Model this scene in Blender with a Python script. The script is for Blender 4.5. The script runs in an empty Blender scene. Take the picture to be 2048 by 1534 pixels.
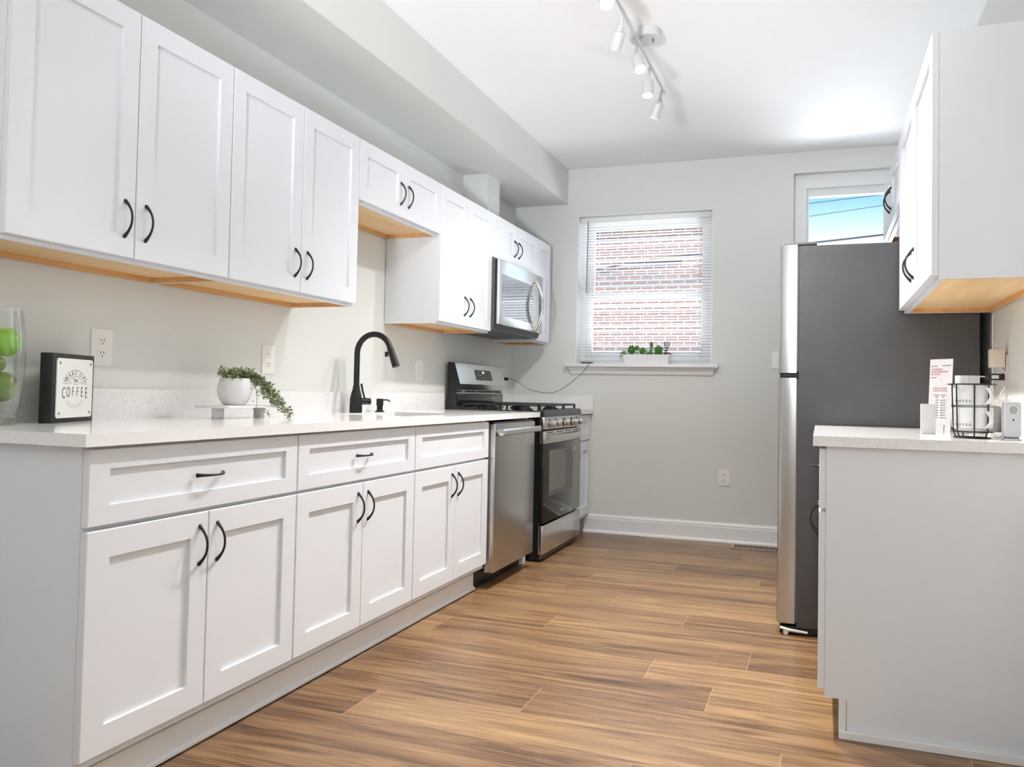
import bpy, bmesh, math, random
from mathutils import Vector, Matrix, Euler
random.seed(7)
SC = bpy.context.scene
COL = SC.collection
PI = math.pi

# ---------------------------------------------------------------- camera
def look_matrix(yaw, pitch, roll):
    f = Vector((-math.sin(yaw)*math.cos(pitch), math.cos(yaw)*math.cos(pitch), math.sin(pitch)))
    r = Vector((math.cos(yaw), math.sin(yaw), 0)); u = r.cross(f)
    r2 = math.cos(roll)*r + math.sin(roll)*u
    u2 = -math.sin(roll)*r + math.cos(roll)*u
    return Matrix((r2, u2, -f)).transposed()
cam_d = bpy.data.cameras.new('camera')
cam = bpy.data.objects.new('camera', cam_d); COL.objects.link(cam)
FPX = 1653.01
cam_d.sensor_width = 36; cam_d.sensor_fit = 'HORIZONTAL'; cam_d.lens = FPX*36/2048
cam_d.shift_x = -(1039.90-1024)/2048; cam_d.shift_y = (732.77-767)/2048
cam_d.clip_start = 0.02
m4 = look_matrix(.3487, .0315, .0196).to_4x4(); m4.translation = Vector((2.2573, -1.4931, 1.0307))
cam.matrix_world = m4
SC.camera = cam

# ---------------------------------------------------------------- dims
W = 2.918      # right wall
YB = 4.542     # far wall with the window
YF = -4.6      # wall behind the camera
ZC = 2.7456    # ceiling

# ---------------------------------------------------------------- world, sun, fill lamps, exposure
SC.view_settings.view_transform = 'Standard'
SC.view_settings.look = 'None'
SC.view_settings.gamma = 1.0
SC.view_settings.use_curve_mapping = False
SC.view_settings.exposure = 0.80
wd = bpy.data.worlds.new('sky'); SC.world = wd; wd.use_nodes = True
nt = wd.node_tree; nt.nodes.clear()
tc = nt.nodes.new('ShaderNodeTexCoord'); sx = nt.nodes.new('ShaderNodeSeparateXYZ')
nt.links.new(tc.outputs['Generated'], sx.inputs[0])
rp = nt.nodes.new('ShaderNodeValToRGB'); nt.links.new(sx.outputs['Z'], rp.inputs[0])
el = rp.color_ramp.elements
el[0].position = 0.0; el[0].color = (.86, .93, .98, 1)
el[1].position = 1.0; el[1].color = (.12, .38, .85, 1)
for p_, c_ in ((.172, (.88, .95, 1, 1)), (.200, (.50, .80, .98, 1)), (.236, (.10, .47, .95, 1)), (.5, (.10, .42, .90, 1))):
    e_ = el.new(p_); e_.color = c_
bg = nt.nodes.new('ShaderNodeBackground'); bg.inputs['Strength'].default_value = .78
nt.links.new(rp.outputs[0], bg.inputs[0])
wo = nt.nodes.new('ShaderNodeOutputWorld'); nt.links.new(bg.outputs[0], wo.inputs[0])

def light(name, kind, loc, rot, energy, color=(1, 1, 1), **kw):
    d = bpy.data.lights.new(name, kind); d.energy = energy; d.color = color
    for k, v in kw.items(): setattr(d, k, v)
    o = bpy.data.objects.new(name, d); COL.objects.link(o)
    o.location = loc; o.rotation_euler = rot
    return o
# sun stands high behind the house and lights the brick house across the alley
sun = light('sun', 'SUN', (0, -3, 9), (math.radians(28), 0, math.radians(-8)), 2.7, (1, .97, .92), angle=math.radians(.6))
# added fill lamp at an unseen opening behind the camera, imitates outdoor light
rear_fill = light('daylight_fill', 'AREA', (1.5, YF+.12, 1.55), (math.radians(90), 0, PI), 3, (.93, .97, 1), shape='RECTANGLE', size=1.3, size_y=1.2)
rear_fill.rotation_euler = Vector((0, 1, 0.0)).to_track_quat('-Z', 'Y').to_euler()
# two added fill lamps, unseen, aimed at the ceiling to brighten the room
fl = light('bounce_fill', 'SPOT', (1.35, -1.5, 1.35), (0, 0, 0), 255, (.86, .925, 1), spot_size=math.radians(58), spot_blend=1.0, shadow_soft_size=.12)
fl.rotation_euler = (Vector((1.3, 2.05, ZC))-Vector((1.35, -1.5, 1.35))).to_track_quat('-Z', 'Y').to_euler()
fl = light('bounce_fill', 'AREA', (1.6, -2.6, 1.15), (0, 0, 0), 30, (.93, .965, 1), shape='DISK', size=.5)
fl.rotation_euler = Vector((0, .12, 1)).to_track_quat('-Z', 'Y').to_euler()
# added area lamps outside both far windows, brighten the ceiling like light off paving
for x_, w_, e_, out_, z_, d_ in ((1.016, 1.3, 40, 1.05, .62, (0, -.75, .85)), (3.2, 3.6, 330, 2.5, .30, (-.22, -.86, .46))):
    a_ = light('daylight_fill', 'AREA', (x_, YB+out_, z_), (0, 0, 0), e_, (.86, .93, 1), shape='RECTANGLE', size=w_, size_y=.7 if w_ < 2 else 1.3)
    a_.rotation_euler = Vector(d_).to_track_quat('-Z', 'Y').to_euler()

# ---------------------------------------------------------------- materials
def S(r, g, b):
    f = lambda v: (v/255/12.92) if v/255 <= .04045 else ((v/255+.055)/1.055)**2.4
    return (f(r), f(g), f(b), 1)
MATS = {}
def new_mat(name):
    m = bpy.data.materials.new(name); m.use_nodes = True
    n = m.node_tree.nodes; l = m.node_tree.links
    return m, n, l, n['Principled BSDF']
def mat(name, col, rough=.5, metal=0.0, noise=.03, scale=18, bump=0.0, bscale=200, coat=0, spec=.5):
    """procedural paint / metal / plastic: slight colour and gloss variation, optional fine bump"""
    if name in MATS: return MATS[name]
    m, n, l, b = new_mat(name)
    t = n.new('ShaderNodeTexCoord'); nz = n.new('ShaderNodeTexNoise'); nz.inputs['Scale'].default_value = scale
    l.new(t.outputs['Object'], nz.inputs['Vector'])
    mx = n.new('ShaderNodeMix'); mx.data_type = 'RGBA'
    mx.inputs[6].default_value = (*[c*(1-noise) for c in col[:3]], 1); mx.inputs[7].default_value = (*[min(1, c*(1+noise)) for c in col[:3]], 1)
    l.new(nz.outputs['Fac'], mx.inputs[0]); l.new(mx.outputs[2], b.inputs['Base Color'])
    mr = n.new('ShaderNodeMapRange'); mr.inputs[3].default_value = rough*.9; mr.inputs[4].default_value = min(1, rough*1.1)
    l.new(nz.outputs['Fac'], mr.inputs[0]); l.new(mr.outputs[0], b.inputs['Roughness'])
    b.inputs['Metallic'].default_value = metal
    b.inputs['Specular IOR Level'].default_value = spec
    b.inputs['Coat Weight'].default_value = coat
    if bump:
        nb = n.new('ShaderNodeTexNoise'); nb.inputs['Scale'].default_value = bscale; nb.inputs['Detail'].default_value = 4
        l.new(t.outputs['Object'], nb.inputs['Vector'])
        bp = n.new('ShaderNodeBump'); bp.inputs['Strength'].default_value = bump; bp.inputs['Distance'].default_value = .002
        l.new(nb.outputs['Fac'], bp.inputs['Height']); l.new(bp.outputs[0], b.inputs['Normal'])
    MATS[name] = m
    return m
def brushed(name, col, rough, axis):
    """brushed stainless: fine streaks along one axis"""
    m, n, l, b = new_mat(name)
    t = n.new('ShaderNodeTexCoord'); mp = n.new('ShaderNodeMapping')
    sc = [700, 700, 700]; sc['xyz'.index(axis)] = 8; mp.inputs['Scale'].default_value = sc
    l.new(t.outputs['Object'], mp.inputs[0])
    nz = n.new('ShaderNodeTexNoise'); nz.inputs['Scale'].default_value = 1; nz.inputs['Detail'].default_value = 3
    l.new(mp.outputs[0], nz.inputs['Vector'])
    mr = n.new('ShaderNodeMapRange'); mr.inputs[3].default_value = rough*.9; mr.inputs[4].default_value = rough*1.1
    l.new(nz.outputs['Fac'], mr.inputs[0]); l.new(mr.outputs[0], b.inputs['Roughness'])
    bp = n.new('ShaderNodeBump'); bp.inputs['Strength'].default_value = .02; bp.inputs['Distance'].default_value = .0004
    l.new(nz.outputs['Fac'], bp.inputs['Height']); l.new(bp.outputs[0], b.inputs['Normal'])
    b.inputs['Base Color'].default_value = col; b.inputs['Metallic'].default_value = 1
    MATS[name] = m
    return m
def quartz(name):
    m, n, l, b = new_mat(name)
    t = n.new('ShaderNodeTexCoord')
    def specks(scale, lo, hi, keep):
        v = n.new('ShaderNodeTexVoronoi'); v.inputs['Scale'].default_value = scale
        l.new(t.outputs['Object'], v.inputs['Vector'])
        a = n.new('ShaderNodeMath'); a.operation = 'LESS_THAN'; a.inputs[1].default_value = lo
        l.new(v.outputs['Distance'], a.inputs[0])
        s = n.new('ShaderNodeSeparateColor'); l.new(v.outputs['Color'], s.inputs[0])
        k = n.new('ShaderNodeMath'); k.operation = 'LESS_THAN'; k.inputs[1].default_value = keep; l.new(s.outputs[0], k.inputs[0])
        p = n.new('ShaderNodeMath'); p.operation = 'MULTIPLY'; l.new(a.outputs[0], p.inputs[0]); l.new(k.outputs[0], p.inputs[1])
        q = n.new('ShaderNodeMath'); q.operation = 'MULTIPLY'; l.new(p.outputs[0], q.inputs[0]); l.new(s.outputs[1], q.inputs[1])
        return q
    base = S(238, 237, 237)
    last = None
    for scale, lo, keep, col in ((230, .27, .20, S(142, 136, 133)), (130, .20, .12, S(160, 153, 150)), (340, .32, .20, S(196, 190, 187))):
        q = specks(scale, lo, 1, keep)
        mx = n.new('ShaderNodeMix'); mx.data_type = 'RGBA'; mx.inputs[7].default_value = col
        if last is None: mx.inputs[6].default_value = base
        else: l.new(last, mx.inputs[6])
        l.new(q.outputs[0], mx.inputs[0]); last = mx.outputs[2]
    l.new(last, b.inputs['Base Color'])
    b.inputs['Roughness'].default_value = .12
    MATS[name] = m
    return m
def wood(name, c1, c2, axis='y', rough=.45, k=1.0):
    m, n, l, b = new_mat(name)
    t = n.new('ShaderNodeTexCoord'); mp = n.new('ShaderNodeMapping')
    sc = [22*k, 22*k, 22*k]; sc['xyz'.index(axis)] = 1.6*k; mp.inputs['Scale'].default_value = sc
    l.new(t.outputs['Object'], mp.inputs[0])
    nz = n.new('ShaderNodeTexNoise'); nz.inputs['Scale'].default_value = 1; nz.inputs['Detail'].default_value = 5; nz.inputs['Distortion'].default_value = .6
    l.new(mp.outputs[0], nz.inputs['Vector'])
    r = n.new('ShaderNodeValToRGB'); r.color_ramp.elements[0].position = .3; r.color_ramp.elements[1].position = .7
    r.color_ramp.elements[0].color = c1; r.color_ramp.elements[1].color = c2
    l.new(nz.outputs['Fac'], r.inputs[0]); l.new(r.outputs[0], b.inputs['Base Color']); b.inputs['Roughness'].default_value = rough
    MATS[name] = m
    return m
def glass(name, tint=(1, 1, 1, 1), refl=.06, rough=.0, gain=.55):
    """thin clear glass: transparent with a fresnel reflection"""
    m, n, l, b = new_mat(name); n.remove(b)
    tr = n.new('ShaderNodeBsdfTransparent'); tr.inputs[0].default_value = tint
    gl = n.new('ShaderNodeBsdfGlossy'); gl.inputs['Roughness'].default_value = rough
    lw = n.new('ShaderNodeLayerWeight'); lw.inputs[0].default_value = .35
    nz = n.new('ShaderNodeTexNoise'); nz.inputs['Scale'].default_value = 2
    mr = n.new('ShaderNodeMath'); mr.operation = 'MULTIPLY_ADD'; mr.inputs[1].default_value = gain; mr.inputs[2].default_value = refl*.5
    ad = n.new('ShaderNodeMath'); ad.operation = 'MULTIPLY_ADD'; ad.inputs[1].default_value = refl*.3
    l.new(lw.outputs['Fresnel'], mr.inputs[0]); l.new(nz.outputs['Fac'], ad.inputs[0]); l.new(mr.outputs[0], ad.inputs[2])
    mx = n.new('ShaderNodeMixShader'); l.new(ad.outputs[0], mx.inputs[0]); l.new(tr.outputs[0], mx.inputs[1]); l.new(gl.outputs[0], mx.inputs[2])
    l.new(mx.outputs[0], n['Material Output'].inputs[0])
    MATS[name] = m
    return m
def emit(name, col, strength):
    m, n, l, b = new_mat(name)
    b.inputs['Base Color'].default_value = col
    b.inputs['Emission Color'].default_value = col; b.inputs['Emission Strength'].default_value = strength
    MATS[name] = m
    return m
def floor_mat():
    m, n, l, b = new_mat('laminate_planks')
    def M(op, a=None, c=None, c2=None):
        x = n.new('ShaderNodeMath'); x.operation = op
        for i, v in enumerate((a, c, c2)):
            if v is None: continue
            if isinstance(v, (int, float)): x.inputs[i].default_value = v
            else: l.new(v, x.inputs[i])
        return x.outputs[0]
    t = n.new('ShaderNodeTexCoord'); s = n.new('ShaderNodeSeparateXYZ'); l.new(t.outputs['Object'], s.inputs[0])
    X, Y = s.outputs[0], s.outputs[1]
    P = .2365; L = 1.32
    ry = M('DIVIDE', M('ADD', Y, -1.055 + 30*P), P)
    row = M('FLOOR', ry); fy = M('SUBTRACT', ry, row)
    # butt joints of the rows in sight, the other rows fall where they may
    rr = n.new('ShaderNodeValToRGB'); rr.color_ramp.interpolation = 'CONSTANT'
    ends = {29: .84, 30: 1.352, 31: 1.91, 32: 1.66, 33: 2.005, 34: 1.12, 35: 1.685, 36: 1.30, 37: 2.3, 38: 1.05, 39: 1.95, 40: 1.45, 41: .95, 42: 1.8, 43: 1.5, 28: .45, 27: 1.85, 26: 1.1}
    lo = 26; keys = sorted(ends)
    e = rr.color_ramp.elements
    vals = [(i, (ends[k] % L)/L) for i, k in enumerate(keys)]
    N = len(keys)
    e[0].position = 0; e[0].color = (vals[0][1],)*3 + (1,)
    e[1].position = (1)/N; e[1].color = (vals[1][1],)*3 + (1,)
    for i, v in vals[2:]:
        q = e.new(i/N); q.color = (v,)*3 + (1,)
    idx = M('DIVIDE', M('ADD', M('FLOORED_MODULO', M('ADD', row, -lo), N), .5), N)
    l.new(idx, rr.inputs[0])
    sc = n.new('ShaderNodeSeparateColor'); l.new(rr.outputs[0], sc.inputs[0])
    rx = M('SUBTRACT', M('DIVIDE', X, L), sc.outputs[0])
    pl = M('FLOOR', rx); fx = M('SUBTRACT', rx, pl)
    cv = n.new('ShaderNodeCombineXYZ'); l.new(row, cv.inputs[0]); l.new(pl, cv.inputs[1])
    wn = n.new('ShaderNodeTexWhiteNoise'); l.new(cv.outputs[0], wn.inputs['Vector'])
    # grain: streaks along the plank, shifted per plank
    def grain(sx_, sy_, det, dist, off):
        c = n.new('ShaderNodeCombineXYZ'); l.new(M('MULTIPLY', X, sx_), c.inputs[0]); l.new(M('MULTIPLY', Y, sy_), c.inputs[1])
        l.new(M('MULTIPLY_ADD', wn.outputs['Value'], 37.0, off), c.inputs[2])
        z = n.new('ShaderNodeTexNoise'); z.inputs['Scale'].default_value = 1; z.inputs['Detail'].default_value = det; z.inputs['Distortion'].default_value = dist
        l.new(c.outputs[0], z.inputs['Vector']); return z.outputs['Fac']
    g1 = grain(1.3, 16, 6, 2.4, 0); g2 = grain(3.2, 95, 4, .6, 9); g3 = grain(.7, 7, 3, 1.6, 21)
    v = M('ADD', M('MULTIPLY', g1, .42), M('ADD', M('MULTIPLY', g2, .26), M('MULTIPLY', g3, .32)))
    v = M('ADD', v, M('MULTIPLY_ADD', wn.outputs['Value'], .10, -.05))
    r = n.new('ShaderNodeValToRGB'); l.new(v, r.inputs[0]); q = r.color_ramp.elements
    q[0].position = .30; q[0].color = S(66, 46, 31); q[1].position = .72; q[1].color = S(180, 146, 103)
    for p_, c_ in ((.39, S(100, 72, 49)), (.48, S(128, 96, 66)), (.58, S(150, 118, 82))):
        a = q.new(p_); a.color = c_
    hs = n.new('ShaderNodeHueSaturation'); l.new(r.outputs[0], hs.inputs['Color'])
    l.new(M('MULTIPLY_ADD', wn.outputs['Value'], .14, 1.0), hs.inputs['Value'])
    hs.inputs['Saturation'].default_value = 1.0
    # hairline bevel at the plank edges
    ey = M('MINIMUM', fy, M('SUBTRACT', 1.0, fy)); ex = M('MINIMUM', fx, M('SUBTRACT', 1.0, fx))
    gap = M('MAXIMUM', M('MULTIPLY', M('LESS_THAN', ey, .004), .5), M('LESS_THAN', ex, .0013))
    mx = n.new('ShaderNodeMix'); mx.data_type = 'RGBA'; l.new(M('MULTIPLY', gap, .36), mx.inputs[0]); l.new(hs.outputs[0], mx.inputs[6]); mx.inputs[7].default_value = S(205, 172, 140)
    l.new(mx.outputs[2], b.inputs['Base Color'])
    l.new(M('MULTIPLY_ADD', g2, .12, .27), b.inputs['Roughness'])
    bp = n.new('ShaderNodeBump'); bp.inputs['Strength'].default_value = .12; bp.inputs['Distance'].default_value = .001
    l.new(g2, bp.inputs['Height']); l.new(bp.outputs[0], b.inputs['Normal'])
    return m
def brick_mat():
    m, n, l, b = new_mat('red_brick')
    t = n.new('ShaderNodeTexCoord'); mp = n.new('ShaderNodeMapping'); mp.inputs['Rotation'].default_value = (math.radians(90), 0, 0)
    l.new(t.outputs['Object'], mp.inputs[0])
    br = n.new('ShaderNodeTexBrick'); l.new(mp.outputs[0], br.inputs['Vector'])
    br.inputs['Color1'].default_value = S(190, 138, 126); br.inputs['Color2'].default_value = S(164, 136, 128); br.inputs['Mortar'].default_value = S(236, 230, 226)
    br.inputs['Scale'].default_value = 1; br.inputs['Mortar Size'].default_value = .009; br.inputs['Brick Width'].default_value = .19; br.inputs['Row Height'].default_value = .078
    br.inputs['Mortar Smooth'].default_value = .1
    l.new(br.outputs['Color'], b.inputs['Base Color']); b.inputs['Roughness'].default_value = .9
    return m

CAB = mat('cabinet_paint', S(227, 230, 235), .30, noise=.008)
WALL = mat('wall_paint', S(222, 223, 219), .6, noise=.01, bump=.03, bscale=350)
CEIL = mat('ceiling_paint', S(246, 246, 246), .8, noise=.01)
TRIM = mat('trim_paint', S(236, 236, 236), .35, noise=.01)
QUARTZ = quartz('speckled_quartz')
MAPLE = wood('maple_veneer', S(232, 192, 136), S(246, 214, 164), 'y')
MAPLE_RAIL = wood('maple_rail', S(206, 150, 94), S(230, 180, 122), 'y')
BLACK = mat('black_metal', S(22, 22, 23), .38, noise=.05)
BLACKM = mat('matte_black_metal', S(34, 34, 35), .42, metal=.3, noise=.05)
STEEL = brushed('stainless_horizontal', S(216, 214, 210), .24, 'y')
STEEL_V = brushed('stainless_vertical', S(198, 196, 193), .26, 'z')
CHROME = mat('polished_steel', S(215, 213, 210), .14, metal=1, noise=.02)
DARKSIDE = mat('charcoal_enamel', S(84, 84, 86), .38, noise=.10, bump=.9, bscale=190)
BODY = mat('black_enamel', S(26, 26, 28), .3, noise=.05)
CAST = mat('cast_iron', S(34, 33, 33), .38, noise=.08, bump=.08)
BGLASS = mat('black_glass', S(34, 34, 33), .05, noise=.02, spec=.4)
GREYP = mat('grey_plastic', S(120, 120, 122), .5)
WHITEP = mat('white_plastic', S(238, 236, 232), .35, noise=.01)
IVORY = mat('warm_white_plastic', S(228, 214, 200), .4, noise=.02)
CERAMIC = mat('white_ceramic', S(222, 222, 222), .22, noise=.01)
SLOT = mat('dark_slot', S(30, 30, 30), .6)
INK = mat('dark_grey_ink', S(70, 70, 70), .6)
INKB = mat('black_ink', S(28, 28, 28), .6)
INKR = mat('red_brown_ink', S(170, 96, 84), .6)
INKW = mat('pale_grey_ink', S(205, 205, 205), .6)
PAPER = mat('card_paper', S(194, 190, 191), .6, noise=.01)
LEAF = mat('grey_green_leaf', S(140, 152, 110), .5, noise=.35, scale=90)
LEAFD = mat('deep_green_leaf', S(74, 122, 44), .45, noise=.4, scale=60)
SOIL = mat('dark_soil', S(50, 42, 36), .95, noise=.3, scale=80)
LIME = mat('lime_skin', S(132, 186, 30), .35, noise=.22, scale=20, bump=.1, bscale=160)
LIMED = mat('dark_lime_skin', S(104, 128, 44), .35, noise=.22, scale=20, bump=.1, bscale=160)
GLASS = glass('clear_glass')
VASEG = glass('vase_glass', (.98, .99, .985, 1), .03, gain=.25)
BULB = emit('lamp_lens', (1, .97, .93, 1), 14)
SCREEN = emit('lit_digits', (.8, .85, .95, 1), 1.2)
BRICK = brick_mat()
VENTM = mat('tan_metal', S(186, 166, 138), .4, metal=.4)

# ---------------------------------------------------------------- mesh builder
class MB:
    def __init__(self, fn=None):
        self.bm = bmesh.new(); self.fn = fn
    def box(self, x0, y0, z0, x1, y1, z1, bev=0, seg=2):
        t = bmesh.new(); bmesh.ops.create_cube(t, size=1)
        c = ((x0+x1)/2, (y0+y1)/2, (z0+z1)/2); s = (abs(x1-x0), abs(y1-y0), abs(z1-z0))
        for v in t.verts: v.co = Vector((v.co[i]*s[i]+c[i] for i in range(3)))
        if bev > 0:
            bmesh.ops.bevel(t, geom=list(t.edges), offset=min(bev, min(s)*.45), segments=seg, profile=.5, affect='EDGES')
        return self.add(t)
    def add(self, t, M=None):
        if M is not None: bmesh.ops.transform(t, matrix=M, verts=t.verts)
        me = bpy.data.meshes.new('tmp'); t.to_mesh(me); t.free()
        self.bm.from_mesh(me); bpy.data.meshes.remove(me)
        return self
    def cyl(self, a, b, r, r2=None, seg=24, cap=True):
        a = Vector(a); b = Vector(b); r2 = r if r2 is None else r2
        t = bmesh.new(); L = (b-a).length
        bmesh.ops.create_cone(t, cap_ends=cap, cap_tris=False, segments=seg, radius1=r, radius2=r2, depth=L)
        q = (b-a).to_track_quat('Z', 'Y').to_matrix().to_4x4(); q.translation = (a+b)/2
        return self.add(t, q)
    def sphere(self, c, r, sc=(1, 1, 1), seg=20):
        t = bmesh.new(); bmesh.ops.create_uvsphere(t, u_segments=seg, v_segments=max(8, seg//2), radius=r)
        M = Matrix.Translation(Vector(c)) @ Matrix.Diagonal((*sc, 1))
        return self.add(t, M)
    def tube(self, pts, r, seg=10, closed=False, flat=None):
        """swept round tube; r may be one radius or a list; flat squashes along a direction"""
        pts = [Vector(p) for p in pts]; n = len(pts); t = bmesh.new(); rings = []
        up = None
        for i, p in enumerate(pts):
            if closed: d = pts[(i+1) % n]-pts[i-1]
            else: d = pts[min(i+1, n-1)]-pts[max(i-1, 0)]
            d.normalize()
            if up is None:
                up = Vector((0, 0, 1)) if abs(d.z) < .9 else Vector((1, 0, 0))
            s = d.cross(up).normalized(); up = s.cross(d).normalized()
            rad = r[i] if isinstance(r, (list, tuple)) else r
            rings.append([t.verts.new(p+(s*math.cos(k*2*PI/seg)+up*math.sin(k*2*PI/seg))*rad) for k in range(seg)])
        for i in range(n if closed else n-1):
            A = rings[i]; B = rings[(i+1) % n]
            for k in range(seg): t.faces.new((A[k], A[(k+1) % seg], B[(k+1) % seg], B[k]))
        if not closed:
            t.faces.new(rings[0][::-1]); t.faces.new(rings[-1])
        return self.add(t)
    def lathe(self, prof, c=(0, 0, 0), seg=36, M=None):
        """prof: list of (radius, z); radius 0 closes an end"""
        t = bmesh.new(); rings = []
        for r, z in prof:
            if r < 1e-6: rings.append([t.verts.new((0, 0, z))])
            else: rings.append([t.verts.new((r*math.cos(k*2*PI/seg), r*math.sin(k*2*PI/seg), z)) for k in range(seg)])
        for A, B in zip(rings, rings[1:]):
            for k in range(seg):
                a0, a1 = A[k % len(A)], A[(k+1) % seg % len(A)]
                b0, b1 = B[k % len(B)], B[(k+1) % seg % len(B)]
                f = []
                for v in (a0, a1, b1, b0):
                    if v not in f: f.append(v)
                if len(f) > 2: t.faces.new(f)
        T = Matrix.Translation(Vector(c))
        return self.add(t, T @ M if M is not None else T)
    def prism(self, poly, axis, a, b):
        """extrude a polygon along an axis; poly in the two remaining axes in xyz order"""
        t = bmesh.new(); k = 'xyz'.index(axis)
        def P(u, v, w):
            c = [u, v]; c.insert(k, w); return c
        A = [t.verts.new(P(u, v, a)) for u, v in poly]; B = [t.verts.new(P(u, v, b)) for u, v in poly]
        n = len(poly)
        t.faces.new(A); t.faces.new(B[::-1])
        for i in range(n): t.faces.new((A[i], B[i], B[(i+1) % n], A[(i+1) % n]))
        return self.add(t)
    def rplate(self, w, h, th, rad, M, seg=6):
        """rounded plate centred on local xy, thickness along local z"""
        t = bmesh.new(); pts = []
        for cx, cy, a0 in ((w/2-rad, h/2-rad, 0), (-w/2+rad, h/2-rad, 90), (-w/2+rad, -h/2+rad, 180), (w/2-rad, -h/2+rad, 270)):
            for i in range(seg+1):
                a = math.radians(a0+90*i/seg); pts.append((cx+rad*math.cos(a), cy+rad*math.sin(a)))
        A = [t.verts.new((x, y, 0)) for x, y in pts]; B = [t.verts.new((x, y, th)) for x, y in pts]
        n = len(pts); t.faces.new(A[::-1]); t.faces.new(B)
        for i in range(n): t.faces.new((A[i], A[(i+1) % n], B[(i+1) % n], B[i]))
        return self.add(t, M)
    def text(self, s, size, M, align='CENTER', sx=1.0, thin=0):
        c = bpy.data.curves.new('txt', 'FONT'); c.body = s; c.size = size; c.align_x = align; c.align_y = 'CENTER'; c.extrude = size*.01; c.resolution_u = 3; c.offset = -size*thin
        o = bpy.data.objects.new('txt', c); COL.objects.link(o)
        dg = bpy.context.evaluated_depsgraph_get(); me = bpy.data.meshes.new_from_object(o.evaluated_get(dg))
        t = bmesh.new(); t.from_mesh(me)
        bpy.data.objects.remove(o); bpy.data.curves.remove(c); bpy.data.meshes.remove(me)
        return self.add(t, M @ Matrix.Diagonal((sx, 1, 1, 1)))
    def leaf(self, c, d, nrm, L, w):
        d = Vector(d).normalized(); s = d.cross(Vector(nrm)).normalized(); u = s.cross(d).normalized(); c = Vector(c)
        P = [c, c+d*L*.35+s*w*.5+u*L*.06, c+d*L*.75+s*w*.36+u*L*.04, c+d*L, c+d*L*.75-s*w*.36+u*L*.04, c+d*L*.35-s*w*.5+u*L*.06, c+d*L*.5-u*L*.04]
        v = [self.bm.verts.new(p) for p in P]
        for i in range(6): self.bm.faces.new((v[i], v[(i+1) % 6], v[6]))
        return self
    def build(self, name, m, parent=None, smooth=True, angle=38):
        bm = self.bm
        if self.fn:
            for v in bm.verts: v.co = Vector(self.fn(*v.co))
        bmesh.ops.recalc_face_normals(bm, faces=bm.faces)
        origin = base_of(parent) if parent else None
        if origin is not None:
            for v in bm.verts: v.co -= origin
        me = bpy.data.meshes.new(name); bm.to_mesh(me); bm.free()
        me.materials.append(m)
        if smooth:
            for p in me.polygons: p.use_smooth = True
            try: me.set_sharp_from_angle(angle=math.radians(angle))
            except Exception: pass
        o = bpy.data.objects.new(name, me); COL.objects.link(o)
        if parent: o.parent = parent
        return o
BASE = {}
def base_of(o):
    while o is not None:
        if o.name in BASE: return BASE[o.name]
        o = o.parent
    return Vector((0, 0, 0))
def tag(o, label, cat, group=None):
    o['label'] = label; o['category'] = cat
    if group: o['group'] = group
    return o
def thing(name, label, cat, loc, group=None):
    o = bpy.data.objects.new(name, None); o.empty_display_size = .05; COL.objects.link(o)
    o.location = loc; BASE[o.name] = Vector(loc)
    return tag(o, label, cat, group)
def solo(name, mb, m, label, cat, group=None, origin=None, **kw):
    """a thing that is one mesh, origin at its base"""
    bm = mb.bm
    if mb.fn:
        for v in bm.verts: v.co = Vector(mb.fn(*v.co))
        mb.fn = None
    if origin is None:
        lo = [min(v.co[i] for v in bm.verts) for i in range(3)]; hi = [max(v.co[i] for v in bm.verts) for i in range(3)]
        origin = Vector(((lo[0]+hi[0])/2, (lo[1]+hi[1])/2, lo[2]))
    origin = Vector(origin)
    for v in bm.verts: v.co -= origin
    o = mb.build(name, m, **kw); o.location = origin
    BASE[o.name] = origin
    return tag(o, label, cat, group)
def struct(name, mb, m, parent=None, **kw):
    o = mb.build(name, m, parent, **kw)
    if parent is None: o['kind'] = 'structure'
    return o
def frame_M(o, ex, ey):
    ex = Vector(ex).normalized(); ey = Vector(ey).normalized(); ez = ex.cross(ey)
    M = Matrix((ex, ey, ez)).transposed().to_4x4(); M.translation = Vector(o); return M

# ================================================================ ROOM
T = .22
struct('floor', MB().box(-.3, YF-.3, -.12, W+.3, YB+.3, 0), floor_mat(), smooth=False)
struct('ceiling', MB().box(-.3, YF-.3, ZC, W+.3, YB+.3, ZC+.25), CEIL, smooth=False)
struct('wall_left', MB().box(-T, YF-.2, 0, 0, YB+T, ZC), WALL, smooth=False)
struct('wall_right', MB().box(W, YF-.2, 0, W+T, YB+T, ZC), WALL, smooth=False)
# far wall with two openings
w0, w1, wb, wt = .511, 1.523, 1.2582, 2.3845
d0, d1, db, dt = 2.074, 2.86, 1.25, 2.599
b = MB()
b.box(0, YB, 0, w0, YB+T, ZC); b.box(w1, YB, 0, d0, YB+T, ZC); b.box(d1, YB, 0, W, YB+T, ZC)
b.box(w0, YB, 0, w1, YB+T, wb-.03); b.box(w0, YB, wt, w1, YB+T, ZC)
b.box(d0, YB, 0, d1, YB+T, db); b.box(d0, YB, dt, d1, YB+T, ZC)
struct('wall_back', b, WALL, smooth=False)
# unseen wall behind the camera, its opening put in to let light through
b = MB()
b.box(0, YF-T, 0, .8, YF, ZC); b.box(2.2, YF-T, 0, W, YF, ZC); b.box(.8, YF-T, 0, 2.2, YF, .9); b.box(.8, YF-T, 2.2, 2.2, YF, ZC)
struct('wall_front', b, WALL, smooth=False)
# soffit over the left run and the boxed-in chase under it
struct('soffit', MB().box(0, YF, 2.4775, .4303, YB, ZC), WALL, smooth=False)
struct('trim_2', MB().box(0, 3.535, 2.16, .178, 3.75, 2.4775), WALL, smooth=False)
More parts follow.
